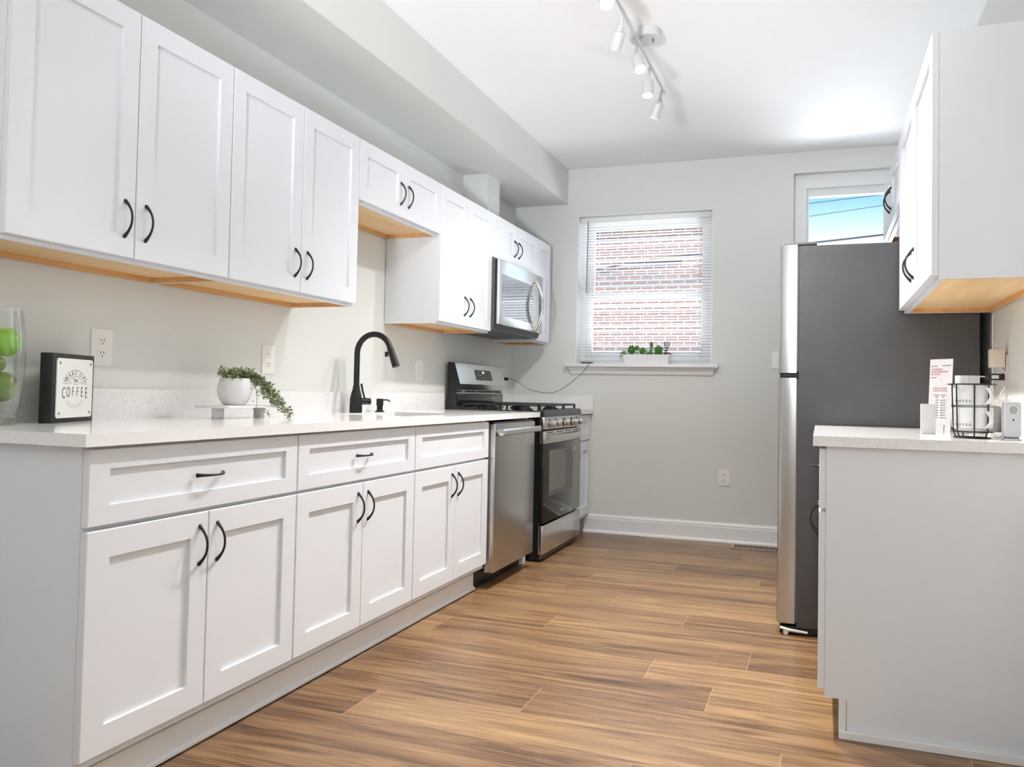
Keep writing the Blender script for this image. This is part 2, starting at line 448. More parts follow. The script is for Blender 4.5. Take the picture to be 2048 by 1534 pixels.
# baseboard of the far wall: tall board, cap bead, shoe
b = MB()
b.prism([(YB-.016, 0), (YB, 0), (YB, .1353), (YB-.006, .1353), (YB-.009, .125), (YB-.013, .12), (YB-.013, .106), (YB-.016, .103)], 'x', .60, 2.90)
b.prism([(YB-.032, 0), (YB-.016, 0), (YB-.016, .02), (YB-.026, .016), (YB-.031, .009)], 'x', .60, 2.90)
struct('baseboard_back', b, TRIM, angle=25)

# ---- window 1: reveal, sashes, sill, blind
r = struct('window_1', MB().box(w0, YB+.11, wb, w0+.045, YB+.20, wt).box(w1-.045, YB+.11, wb, w1, YB+.20, wt).box(w0+.045, YB+.11, wt-.05, w1-.045, YB+.20, wt).box(w0+.045, YB+.11, wb, w1-.045, YB+.20, wb+.03), TRIM, smooth=False)
BASE[r.name] = Vector((0, 0, 0))
def sash(name, x0, x1, z0, z1, y, th, st, top, bot):
    s = struct(name, MB().box(x0, y, z0, x0+st, y+th, z1, .004).box(x1-st, y, z0, x1, y+th, z1, .004).box(x0+st, y, z1-top, x1-st, y+th, z1, .004).box(x0+st, y, z0, x1-st, y+th, z0+bot, .004), TRIM, r)
    struct('pane', MB().box(x0+st-.004, y+th*.45, z0+bot-.004, x1-st+.004, y+th*.55, z1-top+.004), GLASS, s, smooth=False)
sash('lower_sash', w0+.045, w1-.045, wb+.03, 1.80, YB+.115, .035, .05, .045, .06)
sash('upper_sash', w0+.045, w1-.045, 1.765, wt-.05, YB+.155, .035, .05, .045, .045)
# white painted reveal liners
b = MB().box(w0, YB+.001, wb, w0+.006, YB+.11, wt-.006).box(w1-.006, YB+.001, wb, w1, YB+.11, wt-.006).box(w0, YB+.001, wt-.006, w1, YB+.11, wt)
struct('jamb', b, TRIM, r, smooth=False)
b = MB().box(.445, YB-.062, 1.232, 1.575, YB, wb, .004).box(w0, YB, 1.2285, w1, YB+.11, wb)
struct('sill', b, TRIM, r)
b = MB()
prof = [(YB, 1.180), (YB-.014, 1.180), (YB-.020, 1.192), (YB-.022, 1.205), (YB-.036, 1.215), (YB-.048, 1.2305), (YB, 1.2305)]
t_ = bmesh.new(); A = [t_.verts.new((.492-(YB-y)*.6, y, z)) for y, z in prof]; B = [t_.verts.new((1.528+(YB-y)*.6, y, z)) for y, z in prof]
t_.faces.new(A); t_.faces.new(B[::-1])
for i in range(len(prof)): t_.faces.new((A[i], B[i], B[(i+1) % len(prof)], A[(i+1) % len(prof)]))
b.add(t_)
struct('apron', b, TRIM, r, angle=20)
# horizontal blind
bl = thing('window_blind', 'white horizontal slat blind hanging open in the window over the sill planter', 'blind', (1.016, YB+.05, wb))
SLATM = mat('blind_vinyl', S(246, 246, 244), .5, noise=.01); SLATM.node_tree.nodes['Principled BSDF'].inputs['Transmission Weight'].default_value = .0
_n = SLATM.node_tree.nodes; _t = _n.new('ShaderNodeBsdfTranslucent'); _t.inputs[0].default_value = (.9, .9, .88, 1); _x = _n.new('ShaderNodeMixShader'); _x.inputs[0].default_value = .4
SLATM.node_tree.links.new(_n['Principled BSDF'].outputs[0], _x.inputs[1]); SLATM.node_tree.links.new(_t.outputs[0], _x.inputs[2]); SLATM.node_tree.links.new(_x.outputs[0], _n['Material Output'].inputs[0])
bx0, bx1 = w0+.012, w1-.012
MB().box(bx0, YB+.036, wt-.052, bx1, YB+.07, wt-.010, .004).build('headrail', SLATM, bl)
b = MB(); z = wb+.062
while z < wt-.058:
    t_ = bmesh.new(); rows = []
    for k in range(4):
        s_ = (k/3-.5)*.025
        yy = YB+.053+s_*math.cos(.2); zz = z-s_*math.sin(.2)+.0012*(1-(2*(k/3)-1)**2)
        rows.append((t_.verts.new((bx0, yy, zz)), t_.verts.new((bx1, yy, zz))))
    for A, B in zip(rows, rows[1:]): t_.faces.new((A[0], A[1], B[1], B[0]))
    b.add(t_); z += .0215
b.build('slats', SLATM, bl)
MB().box(bx0, YB+.040, wb+.024, bx1, YB+.066, wb+.042, .004).build('bottom_rail', SLATM, bl)
b = MB()
for x in (bx0+.09, 1.016, bx1-.09):
    for y in (YB+.0405, YB+.0655): b.cyl((x, y, wb+.03), (x, y, wt-.03), .0008, seg=6)
b.build('ladder_cord', SLATM, bl)
MB().cyl((bx0+.055, YB+.032, 1.80), (bx0+.06, YB+.034, wt-.04), .0035, seg=8).build('tilt_wand', GREYP, bl)

# ---- window 2 (beside the fridge)
r2 = struct('window_2', MB().box(d0, YB+.07, db, d0+.085, YB+.20, dt).box(d1-.085, YB+.07, db, d1, YB+.20, dt).box(d0+.085, YB+.07, dt-.095, d1-.085, YB+.20, dt).box(d0+.085, YB+.07, db, d1-.085, YB+.20, db+.09), TRIM, smooth=False)
BASE[r2.name] = Vector((0, 0, 0))
s2 = struct('sash', MB().box(d0+.085, YB+.10, db+.09, d0+.10, YB+.16, dt-.095).box(d1-.10, YB+.10, db+.09, d1-.085, YB+.16, dt-.095).box(d0+.10, YB+.10, dt-.148, d1-.10, YB+.16, dt-.095).box(d0+.10, YB+.10, db+.09, d1-.10, YB+.16, db+.13), TRIM, r2, smooth=False)
struct('pane', MB().box(d0+.097, YB+.128, db+.125, d1-.097, YB+.132, dt-.143), GLASS, s2, smooth=False)
struct('trim_3', MB().box(W-.004, 2.322, .914, W, 2.332, 1.39), TRIM, smooth=False)

# ================================================================ OUTSIDE
hb = thing('brick_house', 'red brick house wall across the alley, seen through the blind', 'building', (-1, 11, -.1))
MB().box(-7, 11, -.1, 1.5, 16, 3.60).build('wall', BRICK, hb, smooth=False)
MB().box(-7.1, 10.9, 3.60, 1.6, 16.1, 3.95).build('eaves', mat('grey_fascia', S(150, 158, 166), .7), hb, smooth=False)
solo('alley_ground', MB().box(-8, YB+T+.05, -.3, 10, 30, -.1), mat('concrete', S(170, 168, 164), .9, noise=.1), 'pale concrete ground of the alley outside', 'ground', smooth=False)['kind'] = 'structure'
def wire(pts, rad, label):
    return solo('power_line', MB().tube(pts, rad, 6), mat('dark_cable', S(70, 78, 86), .7), label, 'cable', 'overhead cables outside')
def sag(a, c, d, n=14):
    a = Vector(a); c = Vector(c); return [a.lerp(c, i/n)-Vector((0, 0, d*4*(i/n)*(1-i/n))) for i in range(n+1)]
wire(sag((.0, 10, 3.49), (6, 10, 3.92), .04), .0055, 'top one of the dark cables across the sky in the window by the fridge')
wire(sag((.0, 10, 3.24), (6, 10, 3.89), .04), .0045, 'middle one of the dark cables across the sky in the window by the fridge')
wire(sag((.0, 10, 2.95), (6, 10, 3.44), .05), .013, 'thick lowest cable just over the fridge in the small window')
solo('wall_conduit', MB().tube([(-1.02, 10.97, 2.97), (-.65, 10.97, 3.03), (-.25, 10.97, 3.05), (.27, 10.97, 3.06), (.27, 10.99, 3.06)], .012, 8), mat('dark_cable', S(70, 78, 86), .7), 'thin dark conduit running along the brick wall outside the blind', 'conduit')

# ================================================================ CABINETS
def LEFT(d, u, z): return (d, u, z)
def RIGHT(d, u, z): return (W-d, u, z)
def shaker(fn, d0, u0, u1, z0, z1, th=.02, st=.064, rail=None):
    """one door or drawer front with a recessed flat panel, lying on depth d0"""
    rail = rail or st; t = bmesh.new(); rings = []
    def ring(d, iu, iz): rings.append([t.verts.new((d, u, z)) for u, z in ((u0+iu, z0+iz), (u1-iu, z0+iz), (u1-iu, z1-iz), (u0+iu, z1-iz))])
    ring(d0, 0, 0); ring(d0+th-.002, 0, 0); ring(d0+th, .002, .002)
    ring(d0+th, st, rail); ring(d0+th-.0095, st+.0012, rail+.0012)
    for A, B in zip(rings, rings[1:]):
        for k in range(4): t.faces.new((A[k], A[(k+1) % 4], B[(k+1) % 4], B[k]))
    t.faces.new(rings[-1]); t.faces.new(rings[0][::-1])
    m = MB(fn); m.add(t); return m
def pull(fn, d, u, z, vertical, parent, L=.104):
    """arched bow pull with flared feet"""
    pts, rad = [], []
    for i in range(17):
        s = i/16*2-1
        out = .027*(1-abs(s)**2.2)+.001
        pts.append((d+out, u, z+s*L/2) if vertical else (d+out, u+s*L/2, z)); rad.append(.0034+.0026*abs(s)**4)
    m = MB(fn); m.tube(pts, rad, 10)
    for s in (-1, 1):
        c = (d, u, z+s*L/2) if vertical else (d, u+s*L/2, z); c2 = (d+.004, c[1], c[2])
        m.cyl(c, c2, .0066, .0052, 12)
    return m.build('handle', BLACK, parent)
def base_cab(fn, label, u0, u1, doors, drawer, handle_drawer, group, dface=.616, hside=None):
    c = fn(.3, (u0+u1)/2, 0)
    t = thing('base_cabinet', label, 'cabinet', c, group)
    m = MB(fn); m.box(.004, u0+.0005, 0, .555, u1-.0005, .115)
    if drawer and not handle_drawer and u1 < 3:      # open-topped sink base made of panels
        m.box(.004, u0+.0005, .115, dface, u0+.018, .8825).box(.004, u1-.018, .115, dface, u1-.0005, .8825).box(.004, u0+.018, .115, dface, u1-.018, .133)
        m.box(.004, u0+.018, .133, .012, u1-.018, .8825).box(dface-.02, u0+.018, .133, dface, u1-.018, .8825)
    else: m.box(.004, u0+.0005, .115, dface, u1-.0005, .8825)
    m.build('carcass', CAB, t, smooth=False)
    if drawer:
        o = shaker(fn, dface+.0005, u0+.003, u1-.003, .6902, .8745, st=.062, rail=.048).build('drawer', CAB, t)
        if handle_drawer: pull(fn, dface+.0205, (u0+u1)/2, .783, False, o)
    zt = .6797 if drawer else .8745
    w = (u1-u0-.006)/doors
    for i in range(doors):
        a = u0+.003+i*w; e = a+w
        o = shaker(fn, dface+.0005, a+(.0015 if i else 0), e-(.0015 if i < doors-1 else 0), .14, zt, st=.068 if w > .3 else .055, rail=.068).build('door', CAB, t)
        s = hside if hside is not None else (1 if i == 0 else -1)
        pull(fn, dface+.0205, (e-.036) if s > 0 else (a+.036), zt-.091, True, o)
    return t
def wall_cab(fn, label, u0, u1, z0, z1, doors, group, handle=True, hz=.112, cat='cabinet', d=.3155, ends=(1, 1)):
    c = fn(.15, (u0+u1)/2, z0)
    t = thing('wall_cabinet', label, cat, c, group)
    zb = z0-.012
    m = MB(fn); m.box(.003, u0+.0005, zb+.022, d, u1-.0005, z1)
    m.box(d-.018, u0+.0005, zb, d, u1-.0005, zb+.022)
    m.box(.003, u0+.0005, zb, d-.018, u0+.004, zb+.022); m.box(.003, u1-.004, zb, d-.018, u1-.0005, zb+.022)
    m.build('carcass', CAB, t, smooth=False)
    MB(fn).box(.02, u0+.018, zb+.0185, d-.0185, u1-.018, zb+.0215).build('underside', MAPLE, t, smooth=False)
    MB(fn).box(.0035, u0+.0045, zb+.001, .02, u1-.0045, zb+.0215).box(.02, u0+.0045, zb+.001, d-.0185, u0+.018, zb+.0215).box(.02, u1-.018, zb+.001, d-.0185, u1-.0045, zb+.0215).build('hanging_rail', MAPLE_RAIL, t, smooth=False)
    w = (u1-u0-.004)/doors
    for i in range(doors):
        a = u0+.002+i*w; e = a+w
        o = shaker(fn, d+.0005, a+(.0015 if i else 0), e-(.0015 if i < doors-1 else 0), z0, z1-.004, st=.064 if w > .3 else .058, rail=.066).build('door', CAB, t)
        if handle: pull(fn, d+.0205, (e-.04) if i == 0 else (a+.04), z0+hz, True, o)
    return t
GB = 'white base cabinets along the left wall'
u = (0, .8355, 1.681, 2.513)
base_cab(LEFT, 'white base cabinet with wide handled drawer at the near end, under the coffee sign', u[0], u[1], 2, True, True, GB)
base_cab(LEFT, 'white base cabinet with handled drawer, middle of three left of the dishwasher', u[1], u[2], 2, True, True, GB)
base_cab(LEFT, 'white sink base cabinet with handleless false drawer beside the dishwasher', u[2], u[3], 2, True, False, GB)
base_cab(LEFT, 'narrow white base cabinet wedged between the range and the window wall', 4.135, 4.535, 1, True, False, GB, hside=-1)
GU = 'white wall cabinets along the left wall'
ZU, ZT, ZS = 1.406, 2.1475, 1.872
wall_cab(LEFT, 'nearest tall white two-door wall cabinet, over the vase and coffee sign', -.004, .8328, ZU, ZT, 2, GU)
wall_cab(LEFT, 'tall white two-door wall cabinet above the trailing potted plant', .8328, 1.6697, ZU, ZT, 2, GU)
wall_cab(LEFT, 'short white two-door wall cabinet above the black faucet', 1.6697, 2.5117, ZS, ZT, 2, GU)
wall_cab(LEFT, 'tall white two-door wall cabinet just left of the microwave', 2.5117, 3.2509, ZU, ZT, 2, GU)
wall_cab(LEFT, 'short white two-door wall cabinet directly above the microwave', 3.2509, 4.1130, ZS, ZT, 2, GU)
wall_cab(LEFT, 'narrow single-door white wall cabinet right of the microwave, by the window', 4.1130, 4.425, ZU, ZT, 1, GU, handle=False)
GR = 'white cabinets along the right wall'
wall_cab(RIGHT, 'tall white two-door wall cabinet on the right, over the mugs and brochure', 1.246, 2.318, ZU, ZT, 2, GR, d=.330)
wall_cab(RIGHT, 'short white two-door wall cabinet above the refrigerator', 2.3185, 3.275, ZS, ZT, 2, GR, d=.330)
# right base cabinet with its finished end panel
t = thing('base_cabinet', 'white base cabinet with broad grey-white end panel on the right', 'cabinet', (2.6, 1.8, 0), GR)
MB().box(2.277, 1.262, .115, W-.003, 2.300, .8825).box(2.341, 1.262, 0, W-.003, 2.300, .115).build('carcass', CAB, t, smooth=False)
MB().prism([(2.277, .115), (2.341, .115), (2.341, .0), (W-.004, .0), (W-.004, .8825), (2.277, .8825)], 'y', 1.246, 1.2615).build('end_panel', CAB, t, smooth=False)
MB().box(2.277, 1.2445, .115, 2.302, 1.246, .8825).build('face_frame_edge', CAB, t, smooth=False)
MB().box(2.318, 1.244, .012, 2.338, 1.262, .1145).build('scribe_strip', CAB, t, smooth=False)
o = shaker(RIGHT, W-2.2765, 1.247, 2.297, .6902, .8745, st=.062, rail=.048).build('drawer', CAB, t); pull(RIGHT, W-2.2565, 1.772, .783, False, o)
for a, e, s in ((1.247, 1.770, 1), (1.774, 2.297, -1)):
    o = shaker(RIGHT, W-2.2765, a, e, .14, .6797, st=.068).build('door', CAB, t); pull(RIGHT, W-2.2565, e-.036 if s > 0 else a+.036, .589, True, o)
# toe trims
b = MB().box(.5555, .0, .004, .568, 2.505, .083).prism([(.568, .004), (.5805, .004), (.5795, .012), (.574, .018), (.568, .02)], 'y', 0, 2.505)
struct('trim_1', b, TRIM, smooth=True, angle=25)
b = MB().prism([(2.318, .001), (W-.002, .001), (W-.002, .022), (2.318, .022)], 'y', 1.2305, 1.2435)
struct('trim_4', b, TRIM, smooth=False)

# ================================================================ COUNTERS
def counter(parts, m): return m
sk = (.13, .53, 1.80, 2.42)     # sink cut-out x0 x1 y0 y1
ct = thing('worktop', 'long white speckled quartz worktop holding the sink, faucet and plant', 'worktop', (.33, 1.6, .8835))
zt, zb = .914, .8835
t_ = bmesh.new()
def slab_with_hole(o, h, z0, z1):
    t = bmesh.new()
    O = [(o[0], o[2]), (o[1], o[2]), (o[1], o[3]), (o[0], o[3])]; H = [(h[0], h[2]), (h[1], h[2]), (h[1], h[3]), (h[0], h[3])]
    V = {}
    for z in (z0, z1):
        V[z] = ([t.verts.new((*p, z)) for p in O], [t.verts.new((*p, z)) for p in H])
    for z in (z0, z1):
        for k in range(4): t.faces.new((V[z][0][k], V[z][0][(k+1) % 4], V[z][1][(k+1) % 4], V[z][1][k]))
    for w in (0, 1):
        for k in range(4): t.faces.new((V[z0][w][k], V[z0][w][(k+1) % 4], V[z1][w][(k+1) % 4], V[z1][w][k]))
    return t
m = MB(); m.add(slab_with_hole((.003, .6585, -.030, 3.283), sk, zb, zt)); m.build('slab', QUARTZ, ct, smooth=False)
solo('backsplash', MB().box(.003, -.03, zt, .021, 3.272, 1.017), QUARTZ, 'long low speckled quartz backsplash behind the plant and faucet', 'backsplash', smooth=False)
sn = thing('sink', 'undermount stainless steel sink set in the long worktop', 'sink', (.33, 2.11, .70))
sx0, sx1, sy0, sy1 = sk
m = MB(); g = .008
m.box(sx0-g, sy0-g, .70, sx1+g, sy1+g, .706); m.box(sx0-g, sy0-g, .706, sx0, sy1+g, zb-.0005); m.box(sx1, sy0-g, .706, sx1+g, sy1+g, zb-.0005)
m.box(sx0, sy0-g, .706, sx1, sy0, zb-.0005); m.box(sx0, sy1, .706, sx1, sy1+g, zb-.0005)
m.build('basin', STEEL, sn, smooth=False)
MB().cyl((.33, 2.11, .706), (.33, 2.11, .712), .045, seg=24).build('drain', CHROME, sn)
c2 = thing('worktop', 'small end piece of speckled worktop between range and window wall', 'worktop', (.33, 4.33, .8835))
MB().box(.003, 4.132, zb, .6585, YB-.002, zt).build('slab', QUARTZ, c2, smooth=False)
solo('backsplash', MB().box(.022, YB-.020, zt, .6585, YB-.002, 1.017).box(.003, 4.135, zt, .0215, YB-.002, 1.017), QUARTZ, 'short speckled backsplash on the window wall beyond the range', 'backsplash', smooth=False)
c3 = thing('worktop', 'short white speckled quartz worktop on the right cabinet, holding the mug rack', 'worktop', (2.58, 1.77, .8835))
MB().box(2.238, 1.225, zb, W-.003, 2.312, zt).build('slab', QUARTZ, c3, smooth=False)
solo('backsplash', MB().box(W-.021, 1.225, zt, W-.003, 2.312, 1.04), QUARTZ, 'speckled backsplash on the right wall behind the mug rack', 'backsplash', smooth=False)

# ================================================================ DISHWASHER
t = thing('dishwasher', 'stainless steel dishwasher with bar handle between sink cabinet and range', 'dishwasher', (.35, 2.85, 0))
y0, y1 = 2.531, 3.165
MB().box(.03, y0+.005, .09, .615, y1-.005, .868).build('tub', BODY, t, smooth=False)
MB().box(.616, y0, .088, .666, y1, .863, .004).build('door', STEEL_V, t)
MB().box(.62, y0+.004, .863, .655, y1-.004, .872).build('control_strip', BODY, t, smooth=False)
m = MB().cyl((.694, y0+.012, .82), (.694, y1-.012, .82), .0185, seg=24)
for y in (y0+.045, y1-.045): m.cyl((.664, y, .82), (.69, y, .82), .011, seg=12)
m.build('handle', CHROME, t)
MB().box(.53, y0-.014, .002, .566, y1+.045, .088, .004).cyl((.566, 2.66, .04), (.569, 2.66, .04), .008, seg=10).cyl((.566, 3.0, .04), (.569, 3.0, .04), .008, seg=10).build('kick_plate', BODY, t)
MB().rplate(.03, .006, .0006, .001, frame_M((.666, 3.115, .155), (0, 1, 0), (0, 0, 1))).build('badge', CHROME, t)
solo('filler_panel', MB().box(.03, 3.215, 0, .585, 3.268, .8825), CAB, 'narrow white filler post standing between dishwasher and range', 'panel', smooth=False)

# ================================================================ RANGE
y0, y1 = 3.297, 4.122; yc = (y0+y1)/2
t = thing('gas_range', 'stainless gas range with black oven door and cast iron grates', 'range', (.35, yc, 0))
MB().box(.03, y0, .05, .652, y1, .905).box(.06, y0+.03, .0, .60, y1-.03, .05).build('body', BODY, t, smooth=False)
m = MB().prism([(.03, .905), (.655, .905), (.655, .884), (.682, .884), (.680, .915), (.672, .927), (.655, .93), (.64, .921), (.10, .921), (.09, .93), (.03, .93)], 'y', y0, y1)
m.build('cooktop', BGLASS, t, angle=30)
# back guard
m = MB().prism([(.028, .93), (.088, .93), (.088, 1.022), (.078, 1.03), (.092, 1.042), (.112, 1.078), (.072, 1.212), (.064, 1.217), (.028, 1.217)], 'y', y0+.006, y1-.006)
bgd = m.build('back_guard', STEEL, t, angle=20)
MB().prism([(.028, .93), (.089, .93), (.089, 1.022), (.079, 1.03), (.093, 1.041), (.113, 1.078), (.073, 1.213), (.028, 1.217)], 'y', y0, y0+.006).build('end_cap', BODY, t, smooth=False)
MB().box(.088, y0+.012, .932, .094, y1-.012, 1.018, .003).build('riser', BGLASS, t)
m = MB()
for a, e in ((y0+.02, y0+.10), (y0+.17, y0+.34), (y0+.38, y1-.18), (y1-.14, y1-.03)): m.box(.080, a, 1.024, .0845, e, 1.034)
m.build('vent_slot', SLOT, t, smooth=False)
n_ = Vector((.134, 0, .04)).normalized()   # outward normal of the slanted face
upv = Vector((-.04, 0, .134)).normalized()
def on_guard(y, s, off=.0008): 
    p = Vector((.112, 0, 1.078))+upv*s; p.y = y
    return frame_M(p+n_*off, (0, 1, 0), upv)
dsp = MB().rplate(.285, .072, .001, .004, on_guard(3.735, .066, .0002)).build('display', BGLASS, t)
m = MB()
m.text('2:45', .022, on_guard(3.735, .085, .0016))
m.build('clock_digits', SCREEN, dsp, smooth=False)
m = MB()
for i, wv in enumerate((3.63, 3.655, 3.68)):
    for s in (.088, .066): m.text(('BAKE', 'BROIL', 'WARM', 'CLEAN', 'TIMER', 'LIGHT')[i+(3 if s < .07 else 0)], .0075, on_guard(wv, s, .0016))
for wv in (3.79, 3.82, 3.85): m.text('+', .01, on_guard(wv, .088, .0016)); m.text('-', .01, on_guard(wv, .066, .0016))
for i, wv in enumerate((3.69, 3.715, 3.74, 3.765)): m.text(str(i+1), .012, on_guard(wv, .044, .0016))
m.build('lettering', INKW, dsp, smooth=False)
# front control panel with five knobs
MB().box(.653, y0, .806, .683, y1, .884, .005).build('control_panel', STEEL, t)
for i, y in enumerate((3.40, 3.52, 3.705, 3.885, 4.01)):
    k = MB().lathe([(0, 0), (.026, 0), (.026, .008), (.0225, .010), (.0225, .028), (.020, .032), (0, .032)], (0, 0, 0), 28, frame_M((.683, y, .842), (0, 1, 0), (0, 0, 1))).build('knob', CHROME, t, angle=30)
    MB().box(.714, y-.004, .822, .724, y+.004, .862, .002).build('grip', CHROME, k)
    MB().lathe([(.0265, 0), (.029, 0), (.029, .004), (.0265, .004), (.0265, 0)], (0, 0, 0), 28, frame_M((.683, y, .842), (0, 1, 0), (0, 0, 1))).build('bezel', BODY, k)
# oven door
dr = MB().box(.654, y0+.001, .236, .681, y1-.001, .7185, .003).build('oven_door', BGLASS, t)
MB().box(.654, y0+.001, .719, .684, y1-.001, .797, .004).build('door_header', STEEL, dr)
m = MB()
for i in range(4): m.box(.6838, y0+.05+i*.19, .784, .6846, y0+.05+i*.19+.14, .789)
m.build('header_slot', SLOT, dr, smooth=False)
# bowed broad handle
pts = [(.690+.030*math.sin(PI*i/20)**.6, y0+.03+(y1-y0-.06)*i/20, .756) for i in range(21)]
t_ = bmesh.new(); rings = []
for p in pts:
    rings.append([t_.verts.new((p[0]+a, p[1], p[2]+c)) for a, c in ((-.006, -.018), (.005, -.015), (.009, 0), (.005, .015), (-.006, .018))])
for A, B in zip(rings, rings[1:]):
    for k in range(5): t_.faces.new((A[k], A[(k+1) % 5], B[(k+1) % 5], B[k]))
t_.faces.new(rings[0][::-1]); t_.faces.new(rings[-1])
MB().add(t_).build('handle', STEEL, dr)
OWIN = mat('oven_window', S(96, 94, 84), .12, noise=.25, scale=3)
MB().rplate(.52, .285, .0008, .004, frame_M((.6812, 3.66, .535), (0, 1, 0), (0, 0, 1))).build('window_border', mat('window_border', S(66, 64, 62), .08), dr)
MB().rplate(.36, .25, .0008, .003, frame_M((.6821, 3.585, .546), (0, 1, 0), (0, 0, 1))).build('window', OWIN, dr)
m = MB().rplate(.036, .058, .0006, .002, frame_M((.6812, 3.925, .665), (0, 1, 0), (0, 0, 1))).rplate(.06, .026, .0006, .002, frame_M((.6812, 3.98, .66), (0, 1, 0), (0, 0, 1)))
m.build('sticker', mat('sticker_paper', S(205, 205, 205), .5, noise=.25, scale=160), dr)
MB().text('SAMSUNG', .020, frame_M((.6815, 3.70, .275), (0, 1, 0), (0, 0, 1))).build('lettering', INKW, dr, smooth=False)
MB().box(.654, y0, .048, .683, y1, .224, .004).build('storage_drawer', STEEL, t)
MB().box(.59, y0+.01, .012, .66, y1-.01, .046).build('kick_plate', BODY, t, smooth=False)
# grates and burners
zg = .953
for a, e in ((y0+.02, y0+.275), (y0+.285, y1-.285), (y1-.275, y1-.02)):
    g = MB(); r_ = .0065
    def bar(p, q): 
        p = Vector(p); q = Vector(q)
        lo = Vector([min(p[i], q[i])-r_ for i in range(3)]); hi = Vector([max(p[i], q[i])+r_ for i in range(3)])
        g.box(*lo, *hi, .002, 1)
    X0, X1 = .13, .635
    bar((X0, a, zg), (X1, a, zg)); bar((X0, e, zg), (X1, e, zg)); bar((X0, a, zg), (X0, e, zg)); bar((X1, a, zg), (X1, e, zg)); bar(((X0+X1)/2, a, zg), ((X0+X1)/2, e, zg))
    for s in (.25, .5, .75):
        yy = a+(e-a)*s
        for xa, xb in ((X0, X0+.09), (X0+.16, X1-.16), (X1-.09, X1)): bar((xa, yy, zg), (xb, yy, zg))
    for x in (X0, (X0+X1)/2, X1):
        for y in (a, e): bar((x, y, .9275), (x, y, zg))
    g.build('grate', CAST, t)
for x, y in ((.26, y0+.15), (.50, y0+.15), (.38, yc), (.26, y1-.15), (.50, y1-.15)):
    MB().lathe([(0, .921), (.052, .921), (.05, .930), (.036, .931), (.036, .938), (.03, .941), (0, .941)], (x, y, 0), 24).build('burner', CAST, t)

# ================================================================ MICROWAVE
y0, y1 = 3.2555, 4.1085
t = thing('microwave', 'stainless over-the-range microwave with bowed handle under the short wall cabinet', 'microwave', (.2, 3.68, 1.42))
MB().box(.003, y0, 1.418, .352, y1, 1.8585).build('body', DARKSIDE, t, smooth=False)
m = MB().box(.02, y0+.03, 1.413, .30, y1-.03, 1.418)
for x in (.06, .11, .16, .21, .26): m.box(x, y0+.06, 1.410, x+.014, y1-.06, 1.413)
m.build('vent_grille', GREYP, t, smooth=False)
MB().prism([(.352, 1.420), (.366, 1.452), (.366, 1.8585), (.352, 1.8585)], 'y', y0+.004, y1-.004).build('bezel', BODY, t, smooth=False)
dr = MB().box(.3665, y0+.004, 1.452, .386, y1-.004, 1.857, .004).build('door', brushed('stainless_bright', S(240, 240, 240), .22, 'y'), t)
MB().rplate(.595, .262, .0008, .004, frame_M((.3861, 3.594, 1.638), (0, 1, 0), (0, 0, 1))).build('window', mat('microwave_glass', S(150, 152, 156), .03, metal=.85, noise=.04), dr)
MB().rplate(.035, .26, .0008, .002, frame_M((.3861, 4.055, 1.64), (0, 1, 0), (0, 0, 1))).build('control_slot', BGLASS, dr)
pts = []; rad = []
for i in range(25):
    s = i/24*2-1; pts.append((.392+.052*math.cos(s*PI/2)**1.0, 3.935, 1.635+s*.175)); rad.append(.011)
m = MB().tube(pts, rad, 14)
for s in (-1, 1): m.cyl((.386, 3.935, 1.635+s*.168), (.402, 3.935, 1.635+s*.168), .013, .011, 16)
m.build('handle', CHROME, dr)

# ================================================================ REFRIGERATOR
fy0, fy1 = 2.328, 3.16
t = thing('refrigerator', 'top-freezer refrigerator with stainless doors and charcoal sides', 'refrigerator', (2.5, 2.75, 0))
MB().box(2.168, fy0, .035, 2.872, fy1, 1.700, .003).build('body', DARKSIDE, t)
def fdoor(name, z0, z1):
    # slightly bowed front with rounded edges
    pr = [(2.160, fy0+.001), (2.100, fy0+.001), (2.090, fy0+.006), (2.085, fy0+.018)]
    for i in range(1, 12):
        s = i/12; pr.append((2.085-.012*math.sin(PI*s), fy0+.018+(fy1-fy0-.036)*s))
    pr += [(2.085, fy1-.018), (2.090, fy1-.006), (2.100, fy1-.001), (2.160, fy1-.001)]
    d = MB().prism(pr, 'z', z0, z1).build(name, STEEL_V, t, angle=30)
    MB().box(2.1605, fy0+.006, z0+.006, 2.1675, fy1-.006, z1-.006).build('gasket', GREYP, d, smooth=False)
    return d
d = fdoor('freezer_door', 1.140, 1.706)
MB().rplate(.05, .012, .001, .002, frame_M((2.0735, 2.62, 1.63), (0, -1, 0), (0, 0, 1))).build('badge', CHROME, d)
d = fdoor('fridge_door', .048, 1.118)
MB().box(2.09, fy0+.008, 1.119, 2.172, fy1-.01, 1.139, .003).cyl((2.125, fy0+.02, 1.119), (2.125, fy0+.02, 1.139), .008, seg=12).build('middle_hinge', BODY, t)
MB().box(2.10, fy0+.01, 1.7065, 2.24, fy0+.06, 1.718, .003).build('hinge_cover', GREYP, t)
MB().box(2.10, fy0+.01, .006, 2.75, fy1-.01, .034).build('base_grille', BODY, t, smooth=False)
MB().tube([(2.100, fy0-.004, .030), (2.135, fy0-.004, .022), (2.215, fy0-.006, .017)], [.006, .007, .005], 8).cyl((2.125, fy0-.008, .012), (2.125, fy0+.012, .012), .0115, seg=14).build('leveling_leg', WHITEP, t)

